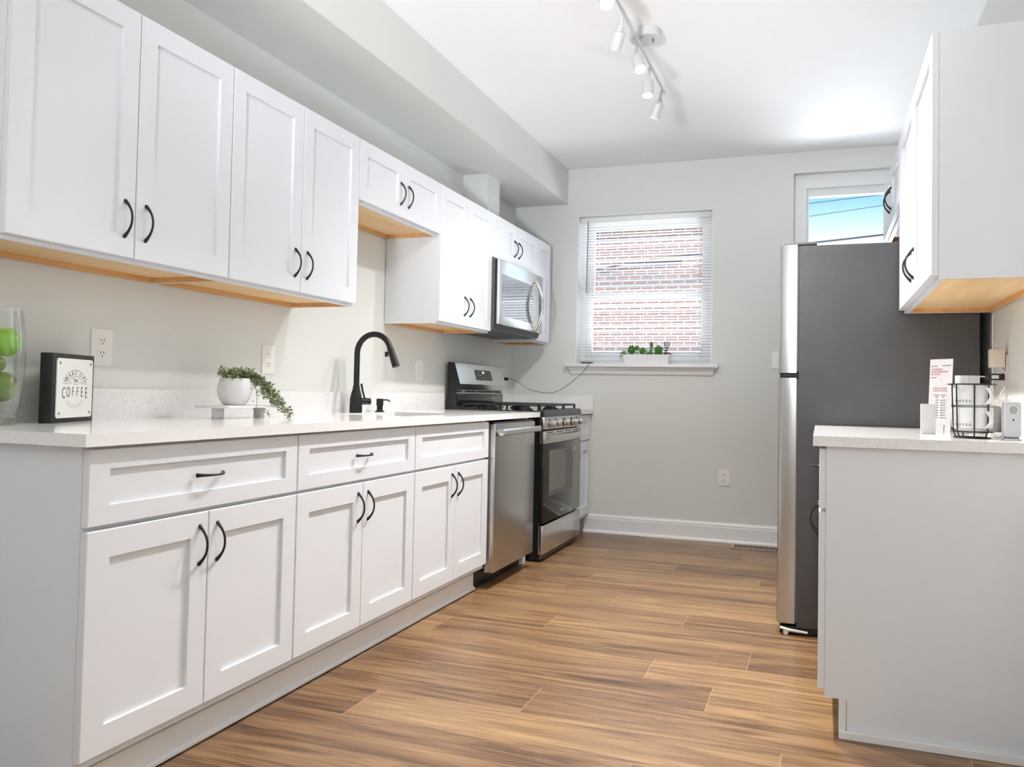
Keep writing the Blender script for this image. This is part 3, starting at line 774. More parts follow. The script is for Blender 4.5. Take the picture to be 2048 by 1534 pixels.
# ================================================================ TRACK LIGHT
t = thing('track_light', 'white ceiling track light with five tilted spot heads on a straight rail', 'light', (1.456, 2.29, ZC))
WLAMP = mat('white_lamp_metal', S(205, 205, 205), .4, noise=.01)
MB().lathe([(0, ZC-.001), (.075, ZC-.001), (.075, ZC-.036), (.071, ZC-.040), (0, ZC-.040)], (1.470, 2.325, 0), 40).build('canopy', WLAMP, t, angle=30)
m = MB()
for dx in (-.03, .03): m.cyl((1.470+dx*1.2, 2.325-dx*.35, ZC-.058), (1.470+dx*1.2, 2.325-dx*.35, ZC-.04), .005, seg=10)
m.build('canopy_screw', mat('steel_screw', S(150, 150, 150), .35, metal=.8), t)
MB().cyl((1.459, 2.29, ZC-.09), (1.459, 2.29, ZC-.04), .009, seg=12).build('stem', WLAMP, t)
MB().box(1.4535, 1.50, 2.648, 1.4645, 2.90, 2.664, .003).build('rail', WLAMP, t)
heads = [(1.614, (.30, -.62, -.72)), (1.920, (-.34, .30, -.86)), (2.231, (.30, -.40, -.86)), (2.521, (.02, -.22, -.97)), (2.842, (-.36, .22, -.90))]
for (y, dv), watt in zip(heads, (84, 22, 84, 84, 30)):
    dv = Vector(dv).normalized(); piv = Vector((1.445, y, 2.600))
    h = MB().cyl((1.452, y, 2.652), piv, .0075, seg=10).sphere(piv, .012, seg=12).build('arm', WLAMP, t)
    a = piv+dv*.006; q = dv.to_track_quat('Z', 'Y').to_matrix()
    M = q.to_4x4(); M.translation = a
    sh = MB().lathe([(0, 0), (.016, 0), (.017, .012), (.0275, .015), (.0275, .092), (.0255, .092), (.0255, .078), (0, .078)], (0, 0, 0), 28, None)
    bmesh.ops.transform(sh.bm, matrix=M, verts=sh.bm.verts)
    sh.build('lamp_head', WLAMP, h, angle=30)
    le = MB().lathe([(0, .079), (.0245, .079), (.0245, .083), (0, .086)], (0, 0, 0), 24, None); bmesh.ops.transform(le.bm, matrix=M, verts=le.bm.verts)
    le.build('lens', BULB, h, angle=30)
    s = light('spot', 'SPOT', a+dv*.096, dv.to_track_quat('-Z', 'Y').to_euler(), watt, (1, .975, .945), spot_size=math.radians(128), spot_blend=1.0, shadow_soft_size=.022)

# ================================================================ OUTLETS AND SWITCH
def outlet(label, o, ex, w=.086, h=.122, kind='duplex'):
    """plate on a wall; o centre on the wall face, ex horizontal in the wall"""
    ex = Vector(ex); M = frame_M(o, ex, (0, 0, 1)); n = M.to_3x3() @ Vector((0, 0, 1))
    t = thing('wall_outlet' if kind != 'switch' else 'light_switch', label, 'outlet' if kind != 'switch' else 'switch', o, 'white wall outlets' if kind != 'switch' else None)
    def off(x, z, d): return frame_M(Vector(o)+ex*x+Vector((0, 0, z))+n*d, ex, (0, 0, 1))
    MB().rplate(w, h, .005, .004, off(0, 0, .0004)).build('plate', WHITEP, t, angle=30)
    if kind == 'switch':
        MB().rplate(.032, .065, .004, .002, off(0, 0, .005)).build('rocker', WHITEP, t, angle=30); return t
    for s in (-1, 1):
        rc = MB().rplate(.034, .030, .002, .011, off(0, s*.0205, .005)).build('receptacle', WHITEP, t, angle=30)
        m = MB()
        for x in (-.0065, .0065): m.rplate(.0022, .0085, .0006, .0004, off(x, s*.0205+.003, .0069))
        m.rplate(.0048, .0048, .0006, .0023, off(0, s*.0205-.0085, .0069))
        m.build('slot', SLOT, rc, smooth=False)
    return t
outlet('white wall outlet above the black coffee sign', (0, .6185, 1.1535), (0, 1, 0))
outlet('white wall outlet above the trailing plant, left of the faucet', (0, 1.506, 1.1515), (0, 1, 0))
outlet('white wall outlet between the faucet and the range', (0, 2.943, 1.148), (0, 1, 0))
outlet('white wall outlet behind the range with a black plug in it', (0, 4.335, 1.150), (0, 1, 0))
outlet('white wall outlet low on the window wall near the refrigerator', (1.6215, YB, .457), (1, 0, 0), w=.080, h=.118)
outlet('white wall outlet on the right wall carrying two chargers', (W, 2.085, 1.148), (0, -1, 0))
outlet('white light switch on the window wall beside the refrigerator', (1.965, YB, 1.292), (1, 0, 0), w=.05, h=.118, kind='switch')

# ================================================================ FLOOR REGISTER
t = thing('floor_register', 'tan metal floor register with dark slots by the far baseboard', 'vent', (1.84, 4.40, 0))
MB().box(1.690, 4.325, .0005, 2.03, 4.475, .005, .001).build('frame', VENTM, t)
for i in range(20): MB().box(1.712+i*.0152, 4.345, .0045, 1.7220+i*.0152, 4.455, .0056).build('slot', SLOT, t, smooth=False)

# ================================================================ FAUCET, SOAP
fx, fyy = .088, 2.097
t = thing('faucet', 'matte black gooseneck pull-down kitchen faucet behind the sink', 'faucet', (fx, fyy, zt))
MB().lathe([(0, 0), (.031, 0), (.0315, .02), (.030, .07), (.025, .095), (.0175, .12), (.0165, .135), (0, .135)], (fx, fyy, zt), 32).build('base', BLACKM, t, angle=50)
pts = [(fx, fyy, zt+.13), (fx, fyy, 1.15), (fx, fyy, 1.21)]
R_ = .094
for i in range(1, 21):
    a = PI-(PI*1.0-.30)*i/20
    pts.append((fx+R_+R_*math.cos(a), fyy, 1.21+R_*math.sin(a)))
MB().tube(pts, .0145, 18).build('spout', BLACKM, t)
e_ = Vector(pts[-1]); dv = (Vector(pts[-1])-Vector(pts[-2])).normalized()
sp = MB().cyl(e_, e_+dv*.10, .0158, .0190, 20).build('spray_head', BLACKM, t)
MB().box(e_.x-.026, fyy-.006, e_.z-.045, e_.x-.010, fyy+.006, e_.z-.020, .003).build('spray_button', BLACK, sp)
MB().cyl(e_+dv*.10, e_+dv*.1015, .016, seg=20).build('spray_face', GREYP, sp)
hd = Vector((.62, .785, 0)); c_ = Vector((fx, fyy, zt+.057))
h = MB().cyl(c_+hd*.025, c_+hd*.066, .0165, seg=20).cyl(c_+hd*.068, c_+hd*.074, .0165, seg=20).cyl(c_+hd*.065, c_+hd*.069, .013, seg=20).build('valve', BLACKM, t)
MB().tube([c_+hd*.045+Vector((0, 0, .014)), c_+hd*.034+Vector((0, 0, .05)), c_+hd*.026+Vector((0, 0, .088))], [.0045, .005, .0055], 10).build('lever', BLACKM, h)
sxp, syp = .088, 2.335
t = thing('soap_dispenser', 'small matte black soap dispenser on the worktop right of the faucet', 'soap dispenser', (sxp, syp, zt))
MB().lathe([(0, 0), (.026, 0), (.026, .003), (.018, .008), (.0155, .012), (.0155, .034), (0, .034)], (sxp, syp, zt), 24).build('collar', BLACKM, t, angle=30)
p_ = MB().lathe([(0, .034), (.0185, .034), (.0185, .066), (.0165, .070), (0, .070)], (sxp, syp, zt), 24).build('pump', BLACKM, t, angle=30)
MB().tube([(sxp+.012, syp, zt+.063), (sxp+.045, syp, zt+.064), (sxp+.055, syp, zt+.060), (sxp+.058, syp, zt+.054)], .0038, 8).build('nozzle', BLACKM, p_)

# ================================================================ VASE WITH LIMES
vx, vy = .133, .13
t = thing('glass_vase', 'tall clear glass vase filled with green limes at the left edge', 'vase', (vx, vy, zt))
pr = [(0, .004), (.060, .004), (.066, .016), (.076, .06), (.083, .13), (.085, .18), (.081, .25), (.074, .318), (.0715, .318), (.0785, .25), (.0825, .18), (.0805, .13), (.0735, .062), (.063, .020), (0, .018)]
MB().lathe(pr, (vx, vy, zt), 48).build('body', VASEG, t, angle=60)
MB().lathe([(0, .0003), (.062, .0003), (.064, .004), (0, .0042)], (vx, vy, zt), 48).build('foot', mat('thick_glass_foot', S(150, 146, 134), .1, noise=.1), t)
GL = 'green limes in the glass vase'
limes = [((.040, -.030, .043), .021, 1, 'small lime at the bottom right of the glass vase'), ((-.006, -.044, .043), .021, 1, 'small pale lime at the bottom of the vase, left of another'),
         ((.029, .010, .104), .043, 1, 'largest olive-green lime low in the glass vase'), ((-.048, .035, .052), .025, 1, 'small lime hidden at the back of the vase bottom'),
         ((.045, -.020, .166), .024, 1, 'dark green lime between the big one and the bright top one'), ((-.042, -.005, .090), .028, 0, 'bright lime low at the far left of the vase, beside the largest one'),
         ((.037, .012, .226), .040, 0, 'bright yellow-green lime on top in the glass vase')]
for (dx, dy, dz), r_, k, lab in limes:
    o = MB().sphere((0, 0, 0), r_, (1, 1, .97), 28).cyl((0, 0, r_*.95), (0, 0, r_*1.04), r_*.12, r_*.06, 10).build('lime', LIMED if k else LIME)
    o.location = (vx+dx, vy+dy, zt+dz); o.rotation_euler = (random.uniform(-.6, .6), random.uniform(-.6, .6), 0); tag(o, lab, 'lime', GL)

# ================================================================ COFFEE SIGN
A = Vector((.161, .300, zt)); Bv = Vector((.067, .532, zt)); ex = (Bv-A).normalized(); nrm = ex.cross(Vector((0, 0, 1))).normalized()
wS = (Bv-A).length; hS = .206; th = .036
Ms = frame_M((A+Bv)/2+Vector((0, 0, hS/2)), ex, (0, 0, 1))
t = thing('coffee_sign', 'black block sign with white plate reading WAKE UP AND SMELL THE COFFEE', 'sign', ((A+Bv)/2-nrm*th/2))
m = MB().box(-wS/2, -hS/2, -th, wS/2, hS/2, 0, .001); bmesh.ops.transform(m.bm, matrix=Ms, verts=m.bm.verts); m.build('block', mat('black_wood_block', S(22, 22, 23), .5, noise=.1), t)
TR = lambda x, y, z=0.0: Ms @ Matrix.Translation((x, y, z))
pw, ph = wS-.034, hS-.028
pl_ = MB().rplate(pw, ph, .003, .010, TR(0.003, 0, .0004)).build('plate', mat('enamel_plate', S(238, 238, 234), .3, noise=.01), t, angle=30)
for sx_ in (-1, 1):
    for sy_ in (-1, 1):
        q = MB().sphere((0, 0, 0), .0045, (1, 1, .6), 12)
        bmesh.ops.transform(q.bm, matrix=TR(.003+sx_*(pw/2-.016), sy_*(ph/2-.014), .0034), verts=q.bm.verts)
        q.build('screw', mat('steel_screw', S(150, 150, 150), .35, metal=.8), pl_)
m = MB(); zl = .0036; kx = 1.12
LT = lambda x, y: Ms @ Matrix.Translation((.003, .0137, zl)) @ Matrix.Diagonal((1, .76, 1, 1)) @ Matrix.Translation((x, y, 0))
def arc(cx, cy, r_, a0, a1, w):
    t_ = bmesh.new(); n = 24; prev = None
    for i in range(n+1):
        a = math.radians(a0+(a1-a0)*i/n)
        p = (t_.verts.new((cx+kx*(r_-w/2)*math.cos(a), cy+(r_-w/2)*math.sin(a), 0)), t_.verts.new((cx+kx*(r_+w/2)*math.cos(a), cy+(r_+w/2)*math.sin(a), 0)))
        if prev: t_.faces.new((prev[0], prev[1], p[1], p[0]))
        prev = p
    m.add(t_, LT(0, 0))
def line(x0, y0_, x1, y1_, w):
    d = Vector((x1-x0, y1_-y0_, 0)); s = Vector((-d.y, d.x, 0)).normalized()*w/2; t_ = bmesh.new()
    t_.faces.new([t_.verts.new(Vector((x0, y0_, 0))+s), t_.verts.new(Vector((x0, y0_, 0))-s), t_.verts.new(Vector((x1, y1_, 0))-s), t_.verts.new(Vector((x1, y1_, 0))+s)]); m.add(t_, LT(0, 0))
cy = -.012
arc(0, cy, .066, 30, 150, .0016); arc(0, cy, .041, 22, 158, .0016)
for ch, a in zip('WAKE UP', (145, 124, 106, 88, 74, 60, 40)):
    if ch == ' ': continue
    ar = math.radians(a)
    m.text(ch, .024, LT(kx*.0535*math.cos(ar), cy+.0535*math.sin(ar)) @ Matrix.Rotation(ar-PI/2, 4, 'Z'), sx=.72)
m.text('The', .024, LT(0, cy+.024) @ Matrix.Rotation(.12, 4, 'Z'), sx=.8)
line(-.013, cy+.009, .014, cy+.009, .0014)
for s in (-1, 1):
    line(s*.048, cy+.032, s*.074, cy+.032, .0015); line(s*.044, cy+.012, s*.074, cy+.012, .0015)
    m.text('AND' if s < 0 else 'SMELL', .010, LT(s*.060, cy+.022), sx=.8)
    line(s*.020, cy+.014, s*.036, cy+.017, .0013); line(s*.036, cy+.017, s*.042, cy+.010, .0013)
for i, ch in enumerate('COFFEE'):
    s = i-2.5; m.text(ch, .052+.005*abs(s), LT(s*.0275, cy-.022-.0008*s*s), sx=.46, thin=.012)
for i in range(7):
    a = math.radians(-90+(i-3)*14); line(.056*math.cos(a), cy-.016+.056*math.sin(a), .072*math.cos(a), cy-.016+.072*math.sin(a), .0020)
m.build('lettering', INK, pl_, smooth=False)

# ================================================================ TRAY, POT, TRAILING PLANT
t = thing('riser_tray', 'low white footed tray under the potted trailing plant', 'tray', (.2, 1.06, zt))
zb_ = .953
MB().box(.135, .915, zb_, .285, 1.215, zb_+.009, .003).build('board', mat('white_painted_wood', S(236, 234, 232), .4), t)
for y in (.928, 1.162):
    MB().box(.200, y, zt, .220, y+.042, zb_, .001).build('leg', mat('pale_grey_wood', S(214, 214, 216), .5), t)
px, py, pz = .203, 1.045, zb_+.009
t = thing('potted_plant', 'trailing grey-green plant in a round white pot on the footed tray', 'plant', (px, py, pz))
MB().lathe([(0, 0), (.036, 0), (.043, .006), (.056, .026), (.0625, .052), (.060, .078), (.054, .101), (.051, .101), (.057, .078), (.058, .06), (0, .06)], (px, py, pz), 40).build('pot', CERAMIC, t, angle=60)
MB().lathe([(0, .093), (.052, .092), (.05, .086), (0, .086)], (px, py, pz), 24).build('soil', SOIL, t)
rnd = random.Random(3)
f = MB(); stem = MB()
top = Vector((px, py, pz+.105))
def strand(path, n, spread, L, w, rad=.0009):
    P = [Vector(p) for p in path]
    stem.tube(P, rad, 5)
    for i in range(n):
        s = rnd.random()*(len(P)-1.001); k = int(s); c = P[k].lerp(P[k+1], s-k)
        d = Vector((rnd.gauss(0, 1), rnd.gauss(0, 1), rnd.gauss(.25, .8))).normalized()
        f.leaf(c+d*spread*rnd.random(), d, (rnd.gauss(0, .5), rnd.gauss(0, .5), 1), L*rnd.uniform(.7, 1.2), w*rnd.uniform(.8, 1.2))
# crown over the pot
for i in range(30):
    a = rnd.uniform(0, 2*PI); rr = rnd.uniform(.008, .046)
    c = top+Vector((rr*math.cos(a), rr*math.sin(a), -.012)); e = c+Vector((.02*math.cos(a), .02*math.sin(a), rnd.uniform(.018, .045)))
    strand([c, (c+e)/2+Vector((0, 0, .01)), e], 16, .010, .0155, .0085)
# trail falling over the right side of the pot down to the worktop
ends = [(.30, 1.25, .918), (.285, 1.28, .925), (.27, 1.22, .95), (.31, 1.22, .935), (.29, 1.19, .972), (.27, 1.16, .985), (.26, 1.14, .995), (.30, 1.17, .955), (.32, 1.235, .918), (.30, 1.265, .919), (.275, 1.25, .93), (.285, 1.20, .945)]
for e in ends:
    e = Vector(e); s = top+Vector((rnd.uniform(.0, .035), rnd.uniform(.0, .04), 0))
    m1 = s.lerp(e, .22)+Vector((.008, .01, .030)); m2 = s.lerp(e, .5)+Vector((.012, .008, .028)); m3 = s.lerp(e, .78)+Vector((.006, .004, .012))
    strand([s, m1, m2, m3, e], 70, .013, .0150, .0082)
for e in ((.275, 1.125, 1.0), (.285, 1.11, .985), (.29, 1.06, .925)):
    e = Vector(e); s = top+Vector((.045, .03, -.005))
    strand([s, s.lerp(e, .4)+Vector((.018, .006, .008)), e], 16, .008, .012, .0068)
strand([(.295, 1.075, .948), (.298, 1.07, .935), (.30, 1.062, .919)], 14, .006, .011, .006)
strand([(.296, 1.115, .945), (.30, 1.12, .93), (.302, 1.125, .918)], 10, .006, .011, .006)
st_ = stem.build('stems', mat('plant_stem', S(110, 116, 76), .6), t)
f.build('foliage', LEAF, t)

# ================================================================ SILL PLANTER
t = thing('sill_planter', 'white box planter of green succulents on the window sill', 'planter', (1.056, YB-.018, wb))
X0, X1, Y0, Y1, ZT_ = .895, 1.222, YB-.052, YB+.020, wb+.068
m = MB().box(X0, Y0, wb, X1, Y0+.006, ZT_).box(X0, Y1-.006, wb, X1, Y1, ZT_).box(X0, Y0+.006, wb, X0+.006, Y1-.006, ZT_).box(X1-.006, Y0+.006, wb, X1, Y1-.006, ZT_).box(X0+.006, Y0+.006, wb, X1-.006, Y1-.006, wb+.006)
m.build('box', mat('white_planter', S(232, 231, 234), .4), t, smooth=False)
MB().box(X0+.0065, Y0+.0065, wb+.045, X1-.0065, Y1-.0065, ZT_-.004).build('soil', SOIL, t, smooth=False)
rnd = random.Random(5); ym = (Y0+Y1)/2-.008
def rosette(cx, cz, R, n):
    g = MB(); c = Vector((cx, ym-.012, cz))
    for ring, (k, el) in enumerate(((n, .15), (n, .55), (n-2, .95), (3, 1.3))):
        for i in range(k):
            a = 2*PI*i/k+ring*.4
            # the rosette faces the room and up
            d = Vector((math.cos(a)*math.cos(el), -math.sin(el)*.8, math.sin(a)*math.cos(el)+.25*math.sin(el)))
            g.leaf(c+Vector((0, 0.006*ring, 0)), d, (0, -1, .3), R*(1-.14*ring), R*.55)
    g.cyl((cx, ym, ZT_-.01), c, .004, seg=8)
    return g.build('succulent', LEAFD, t)
rosette(.952, ZT_+.032, .040, 9); rosette(.99, ZT_+.047, .022, 8); rosette(1.030, ZT_+.024, .032, 8)
def sprig(pts, n, L, w, m_=LEAFD):
    g = MB(); P = [Vector(p) for p in pts]; g.tube(P, .0016, 6)
    for i in range(n):
        s = (i+.6)/n*(len(P)-1); k = min(int(s), len(P)-2); c = P[k].lerp(P[k+1], s-k); tn = (P[k+1]-P[k]).normalized()
        for sd in (-1, 1):
            d = Vector((sd*.9, -.35, .35))+tn*.4
            g.leaf(c, d, (0, -1, .4), L*(1-.35*i/n), w*(1-.35*i/n))
    g.leaf(P[-1], (P[-1]-P[-2]), (0, -1, 0), L*.7, w*.7)
    return g.build('succulent', m_, t)
sprig([(1.094, ym, ZT_-.01), (1.095, ym-.004, ZT_+.03), (1.097, ym-.004, ZT_+.062), (1.094, ym-.004, ZT_+.082)], 6, .022, .017)
sprig([(1.085, ym-.015, ZT_-.01), (1.083, ym-.018, ZT_+.010)], 3, .024, .02)
for dx, hh in ((1.128, .05), (1.14, .062), (1.15, .06), (1.162, .052), (1.172, .048), (1.136, .04), (1.156, .035)):
    sprig([(dx, ym-.006, ZT_-.01), (dx-.002, ym-.012, ZT_+hh*.5), (dx+.002, ym-.012, ZT_+hh)], 7, .017, .010)
sprig([(.905, ym, ZT_-.01), (.895, ym-.01, ZT_+.016), (.880, ym-.015, ZT_+.010), (.872, ym-.02, ZT_-.018)], 5, .022, .014)
sprig([(1.058, ym, ZT_-.01), (1.064, ym-.008, ZT_+.02)], 2, .02, .010)
DG = mat('dark_sprig_leaf', S(58, 66, 52), .5, noise=.2)
for tx, tz in ((1.192, .088), (1.212, .092), (1.232, .085), (1.236, .004)):
    sprig([(1.195, ym, ZT_-.008), (1.197+(tx-1.195)*.5, ym-.006, ZT_+tz*.5+.01), (tx, ym-.008, ZT_+tz)], 6, .016, .008, DG)

# ================================================================ SILL PHONE AND CABLE
solo('black_device', MB().box(.568, YB-.060, wb+.0003, .655, YB-.018, wb+.0095, .002), BODY, 'small flat black device lying on the left end of the window sill', 'device')
t = thing('charging_cable', 'black charging cable drooping from the outlet behind the range to the sill', 'cable', (.06, 4.335, 1.13))
pg = MB().box(.0075, 4.322, 1.118, .044, 4.348, 1.142, .003).build('plug', BODY, t)
pts = [(.044, 4.335, 1.130), (.070, 4.337, 1.128)]
for u_, (x, z) in zip(range(9), ((.105, 1.115), (.145, 1.090), (.21, 1.053), (.31, 1.032), (.39, 1.037), (.47, 1.078), (.55, 1.142), (.60, 1.195), (.632, 1.245))):
    pts.append((x, 4.34+.015*u_, z))
pts += [(.645, YB-.075, 1.262), (.648, YB-.062, wb+.006)]
# smooth it
def smooth_pts(P, n=6):
    P = [Vector(p) for p in P]; out = []
    for i in range(len(P)-1):
        p0, p1, p2, p3 = P[max(i-1, 0)], P[i], P[i+1], P[min(i+2, len(P)-1)]
        for k in range(n):
            s = k/n; out.append(.5*((2*p1)+(p2-p0)*s+(2*p0-5*p1+4*p2-p3)*s*s+(3*p1-p0-3*p2+p3)*s**3))
    out.append(P[-1]); return out
MB().tube(smooth_pts(pts), .0019, 8).build('cord', BODY, t)

# ================================================================ RIGHT WORKTOP ITEMS
# mug rack
cx, cy_ = 2.712, 1.470
t = thing('mug_rack', 'black wire mug rack holding stacked white mugs on the right worktop', 'rack', (cx, cy_, zt))
m = MB()
def ringp(r_, z, n=8, ph=.2): return [(cx+r_*math.cos(2*PI*i/n+ph), cy_+r_*math.sin(2*PI*i/n+ph), z) for i in range(n)]
m.tube(ringp(.052, zt+.0022, 32), .0022, 8, True); m.tube(ringp(.0605, zt+.0205, 32), .0018, 8, True)
m.build('base_ring', BLACK, t)
MB().tube(ringp(.068, zt+.170, 8, PI/8+.35), .0024, 8, True).build('top_ring', BLACK, t)
for a in (-2.75, -2.45, -1.62, -.95, .6, 1.9):
    ca, sa = math.cos(a), math.sin(a)
    MB().tube([(cx+.052*ca, cy_+.052*sa, zt+.002), (cx+.0615*ca, cy_+.0615*sa, zt+.022), (cx+.0655*ca, cy_+.0655*sa, zt+.170)], .0022, 8).build('upright', BLACK, t)
GM = 'white mugs in the wire rack'
def mug(label, z, text):
    t = thing('mug', label, 'mug', (cx, cy_, z), GM)
    MB().lathe([(0, 0), (.046, 0), (.047, .004), (.0575, .010), (.0588, .035), (.0588, .0735), (.0565, .0735), (.0560, .014), (0, .010)], (cx, cy_, z), 48).build('cup', CERAMIC, t, angle=50)
    a0 = -1.02; hv = Vector((math.cos(a0), math.sin(a0), 0))
    P = [Vector((cx, cy_, z))+hv*(.055+.026*math.sin(PI*i/10)**.55)+Vector((0, 0, .062-.050*i/10)) for i in range(11)]
    MB().tube(P, .0058, 10).build('handle', CERAMIC, t)
    m = MB(); n = len(text)
    for i, ch in enumerate(text):
        a = -2.62+.16*i; er = Vector((math.cos(a), math.sin(a), 0)); et = Vector((-math.sin(a), math.cos(a), 0))
        m.text(ch, .0105, frame_M(Vector((cx, cy_, z+.019))+er*.0592, et, (0, 0, 1)))
    m.build('lettering', INKB, t, smooth=False)
mug('lower of two big white mugs stacked in the black wire rack', zt+.0235, 'COFFEE')
mug('upper of two big white mugs stacked in the black wire rack', zt+.0975, 'COFFEE')
MB_ = MB().lathe([(0, 0), (.030, 0), (.034, .004), (.0355, .09), (.0335, .09), (.032, .008), (0, .006)], (cx-.012, cy_+.012, zt+.108), 36)
solo('cup', MB_, CERAMIC, 'smaller white cup rising out of the upper mug in the rack', 'cup', 'white mugs in the wire rack')
# brochure
A = Vector((2.634, 1.925, zt)); Bv = Vector((2.700, 1.850, zt)); wC = (Bv-A).length; hC = .270
ex = (Bv-A).normalized(); lean = Vector((0, 0, 1))+ex.cross(Vector((0, 0, 1)))*-.05
Mc = frame_M(A.lerp(Bv, .5)+lean.normalized()*hC/2+Vector((0, 0, .0)), ex, lean)
t = thing('brochure', 'tall white printed card with house outline and number columns, behind the mug rack', 'brochure', A.lerp(Bv, .5))
m = MB().box(-wC/2, -hC/2, -.0016, wC/2, hC/2, 0); bmesh.ops.transform(m.bm, matrix=Mc, verts=m.bm.verts); m.build('card', PAPER, t, smooth=False)
TC = lambda x, y: Mc @ Matrix.Translation((x*wC, y*hC, .0004))
def lines(segs, w, name, mt):
    m = MB()
    for x0, y0_, x1, y1_ in segs:
        a = Vector((x0*wC, y0_*hC, .0005)); b_ = Vector((x1*wC, y1_*hC, .0005)); d = b_-a; s = Vector((-d.y, d.x, 0)).normalized()*w/2
        t_ = bmesh.new(); t_.faces.new([t_.verts.new(a+s), t_.verts.new(a-s), t_.verts.new(b_-s), t_.verts.new(b_+s)]); m.add(t_, Mc)
    m.build(name, mt, t, smooth=False)
lines([(-.03, .25, -.42, -.04), (-.42, -.04, -.36, -.04), (-.36, -.04, -.36, -.40), (-.36, -.40, .30, -.40), (.30, -.40, .30, -.04), (.30, -.04, .40, -.04), (.40, -.04, .25, .10), (.25, .10, .25, .18), (-.03, .25, .12, .155)], .0006, 'house_outline', mat('grey_ink', S(150, 150, 152), .6))
m = MB()
for i, s in enumerate(('AFFORDABLE', 'HOMEOWNERSHIP', 'PROGRAM')): m.text(s, .0098, TC(-.44, .36-.034*i), 'LEFT', .88)
for i, s in enumerate(('MAXIMUM ALLOWABLE', 'HOUSEHOLD INCOME')): m.text(s, .0078, TC(-.02, .10-.032*i), 'CENTER', .74)
m.build('red_lettering', INKR, t, smooth=False)
m = MB(); m.text('BALTIMORE', .0066, TC(-.44, .402), 'LEFT', .8); m.text('INCOME LIMITS', .0066, TC(.06, .41), 'LEFT', .8); m.text('INCOME', .0066, TC(-.44, .245), 'LEFT')
m.text('HOUSEHOLD', .0062, TC(-.16, .005), sx=.62); m.text('MAX INCOME', .0062, TC(.15, .005), sx=.62); m.text('SIZE', .0062, TC(-.14, -.022)); m.text('AMI', .0062, TC(.14, -.022))
for i in range(8):
    m.text(('1 PER', '2 PER', '3 PER', '4 PER', '5 PER', '6 PER', '7 PER', '8 PER')[i], .0066, TC(-.14, -.062-.034*i)); m.text(('$53,350', '$60,950', '$68,550', '$76,150', '$82,250', '$88,350', '$94,450', '$100,550')[i], .0066, TC(.14, -.062-.034*i))
m.build('black_lettering', INK, t, smooth=False)
m = MB(); m.text('PARTNER', .008, TC(.23, -.45) @ Matrix.Rotation(PI/2, 4, 'Z'), sx=.8); m.build('side_lettering', INKB, t, smooth=False)
# small white box
t = thing('small_carton', 'small white carton with a thin grey vein, left of the brochure', 'box', (2.612, 1.70, zt))
MB().box(2.588, 1.690, zt, 2.634, 1.712, 1.0185, .0012).build('carton', mat('white_card', S(206, 206, 206), .5, noise=.03, scale=40), t)
def vein(P, w):
    m = MB()
    for a, b_ in zip(P, P[1:]):
        a = Vector((a[0], 1.6897, a[1])); b_ = Vector((b_[0], 1.6897, b_[1])); d = b_-a; s = Vector((-d.z, 0, d.x)).normalized()*w/2
        t_ = bmesh.new(); t_.faces.new([t_.verts.new(a+s), t_.verts.new(a-s), t_.verts.new(b_-s), t_.verts.new(b_+s)]); m.add(t_)
    return m
vein([(2.590, .972), (2.604, .969), (2.610, .965), (2.613, .962), (2.622, .9635)], .0010).build('vein', mat('grey_ink', S(150, 150, 152), .6), t, smooth=False)
# standing camera
t = thing('standing_camera', 'small pale grey standing camera with round grille at the right edge', 'camera', (2.808, 1.40, zt))
GREYC = mat('pale_grey_plastic', S(196, 199, 202), .45, noise=.01)
e_ = Vector((.94, .34, 0)); cc = Vector((2.808, 1.40, 0))
fM = lambda z, d=0: frame_M(cc+Vector((0, 0, z))+Vector((.34, -.94, 0))*d, e_, (0, 0, 1))
MB().rplate(.0475, .106, .020, .008, fM(zt+.010+.053, -.010)).build('housing', GREYC, t, angle=30)
MB().box(2.786, 1.380, zt, 2.832, 1.422, zt+.005, .001).build('stand', GREYC, t)
MB().rplate(.038, .008, .016, .001, fM(zt+.008, -.008)).build('neck', GREYP, t)
MB().lathe([(0, 0), (.012, 0), (.012, .0007), (0, .0007)], (0, 0, 0), 24, fM(zt+.092, .0101)).build('grille', mat('grille_grey', S(160, 162, 164), .6), t)
MB().lathe([(.0145, 0), (.0155, 0), (.0155, .0005), (.0145, .0005), (.0145, 0)], (0, 0, 0), 24, fM(zt+.092, .0101)).build('grille_ring', WHITEP, t)
MB().rplate(.006, .005, .0006, .0015, fM(zt+.062, .0101)).build('sensor', BLACK, t)
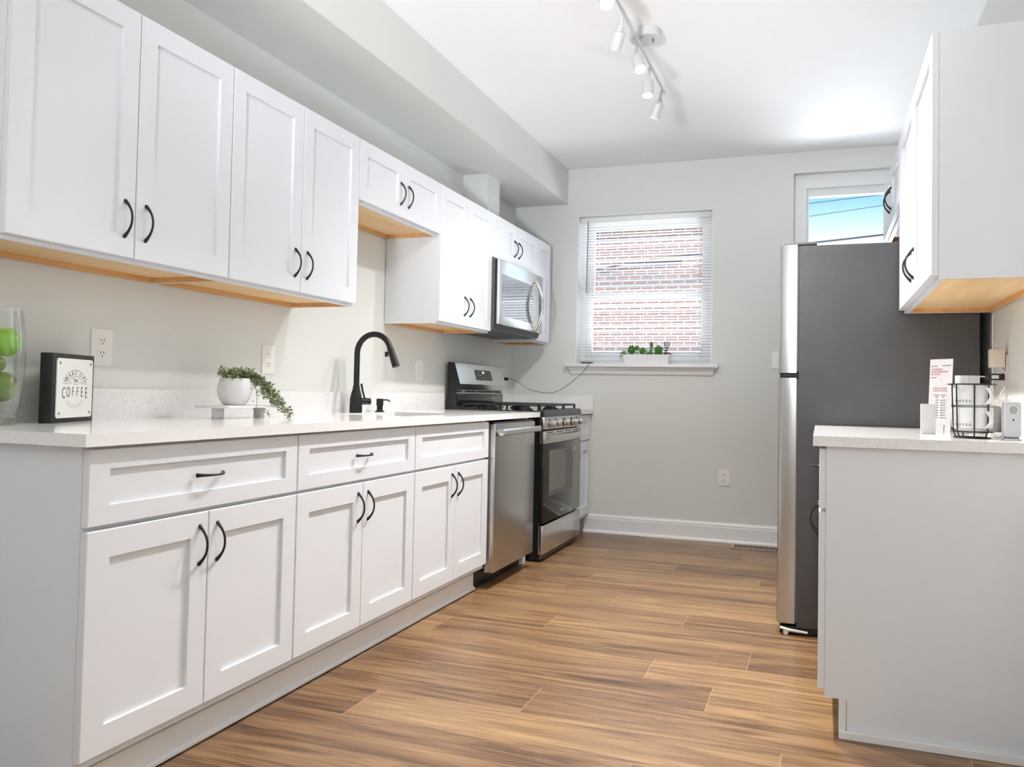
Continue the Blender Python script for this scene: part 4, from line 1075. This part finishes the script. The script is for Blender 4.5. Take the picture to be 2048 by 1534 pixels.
# grey can with an arc mark
t = thing('grey_speaker', 'squat grey cylinder with a smile-shaped arc, behind the mug rack', 'speaker', (2.840, 1.985, zt))
MB().lathe([(0, 0), (.044, 0), (.046, .004), (.046, .094), (.042, .100), (0, .100)], (2.840, 1.985, zt), 36).build('body', mat('grey_fabric', S(150, 149, 146), .7, noise=.08, scale=60), t, angle=40)
P = []
for i in range(13):
    a = -1.35+(i-6)*.09; P.append((2.840+.0465*math.cos(a), 1.985+.0465*math.sin(a), zt+.042+.010*((i-6)/6)**2))
MB().tube(P, .0010, 6).build('arc_mark', INKW, t)
# chargers on the right wall
t = thing('white_charger', 'cream box charger plugged into the right wall, trailing a white cord', 'charger', (2.885, 2.03, 1.158))
MB().box(2.858, 2.035, 1.160, 2.909, 2.075, 1.228, .003).build('box', IVORY, t)
pts = smooth_pts([(2.880, 2.05, 1.229), (2.877, 2.05, 1.247), (2.881, 2.05, 1.262), (2.886, 2.05, 1.247), (2.888, 2.05, 1.229)])
m = MB().tube(pts, .0016, 6)
m.tube(smooth_pts([(2.895, 2.040, 1.160), (2.905, 2.02, 1.140), (2.908, 2.0, 1.115), (2.900, 1.98, 1.09), (2.882, 1.965, 1.06), (2.872, 1.96, 1.03), (2.866, 1.955, 1.0165), (2.835, 1.93, 1.018), (2.800, 1.90, 1.008), (2.775, 1.86, .96), (2.765, 1.82, zt+.004)]), .0024, 8)
m.build('cord', IVORY, t)
t = thing('black_charger', 'flat black adapter with white label in the lower socket on the right', 'charger', (2.88, 2.05, 1.11))
MB().box(2.848, 2.060, 1.112, 2.9105, 2.085, 1.137, .002).build('box', BODY, t)
MB().box(2.868, 2.0594, 1.118, 2.892, 2.0603, 1.131).build('sticker', WHITEP, t, smooth=False)
MB().tube(smooth_pts([(2.850, 2.07, 1.124), (2.825, 2.06, 1.125), (2.80, 2.04, 1.112), (2.79, 2.02, 1.07), (2.785, 1.99, 1.0), (2.78, 1.95, .95), (2.775, 1.93, zt+.003)]), .0022, 8).build('cord', WHITEP, t)
solo('power_brick', MB().box(2.775, 1.545, zt, 2.83, 1.60, zt+.016, .003), WHITEP, 'flat white power brick lying behind the standing camera', 'adapter')
solo('camera_cable', MB().tube(smooth_pts([(2.806, 1.425, zt+.030), (2.800, 1.45, zt+.018), (2.795, 1.49, zt+.006), (2.790, 1.53, zt+.004), (2.788, 1.545, zt+.006)]), .0015, 6), GREYP, 'thin grey cord running from the standing camera to the power brick', 'cable')
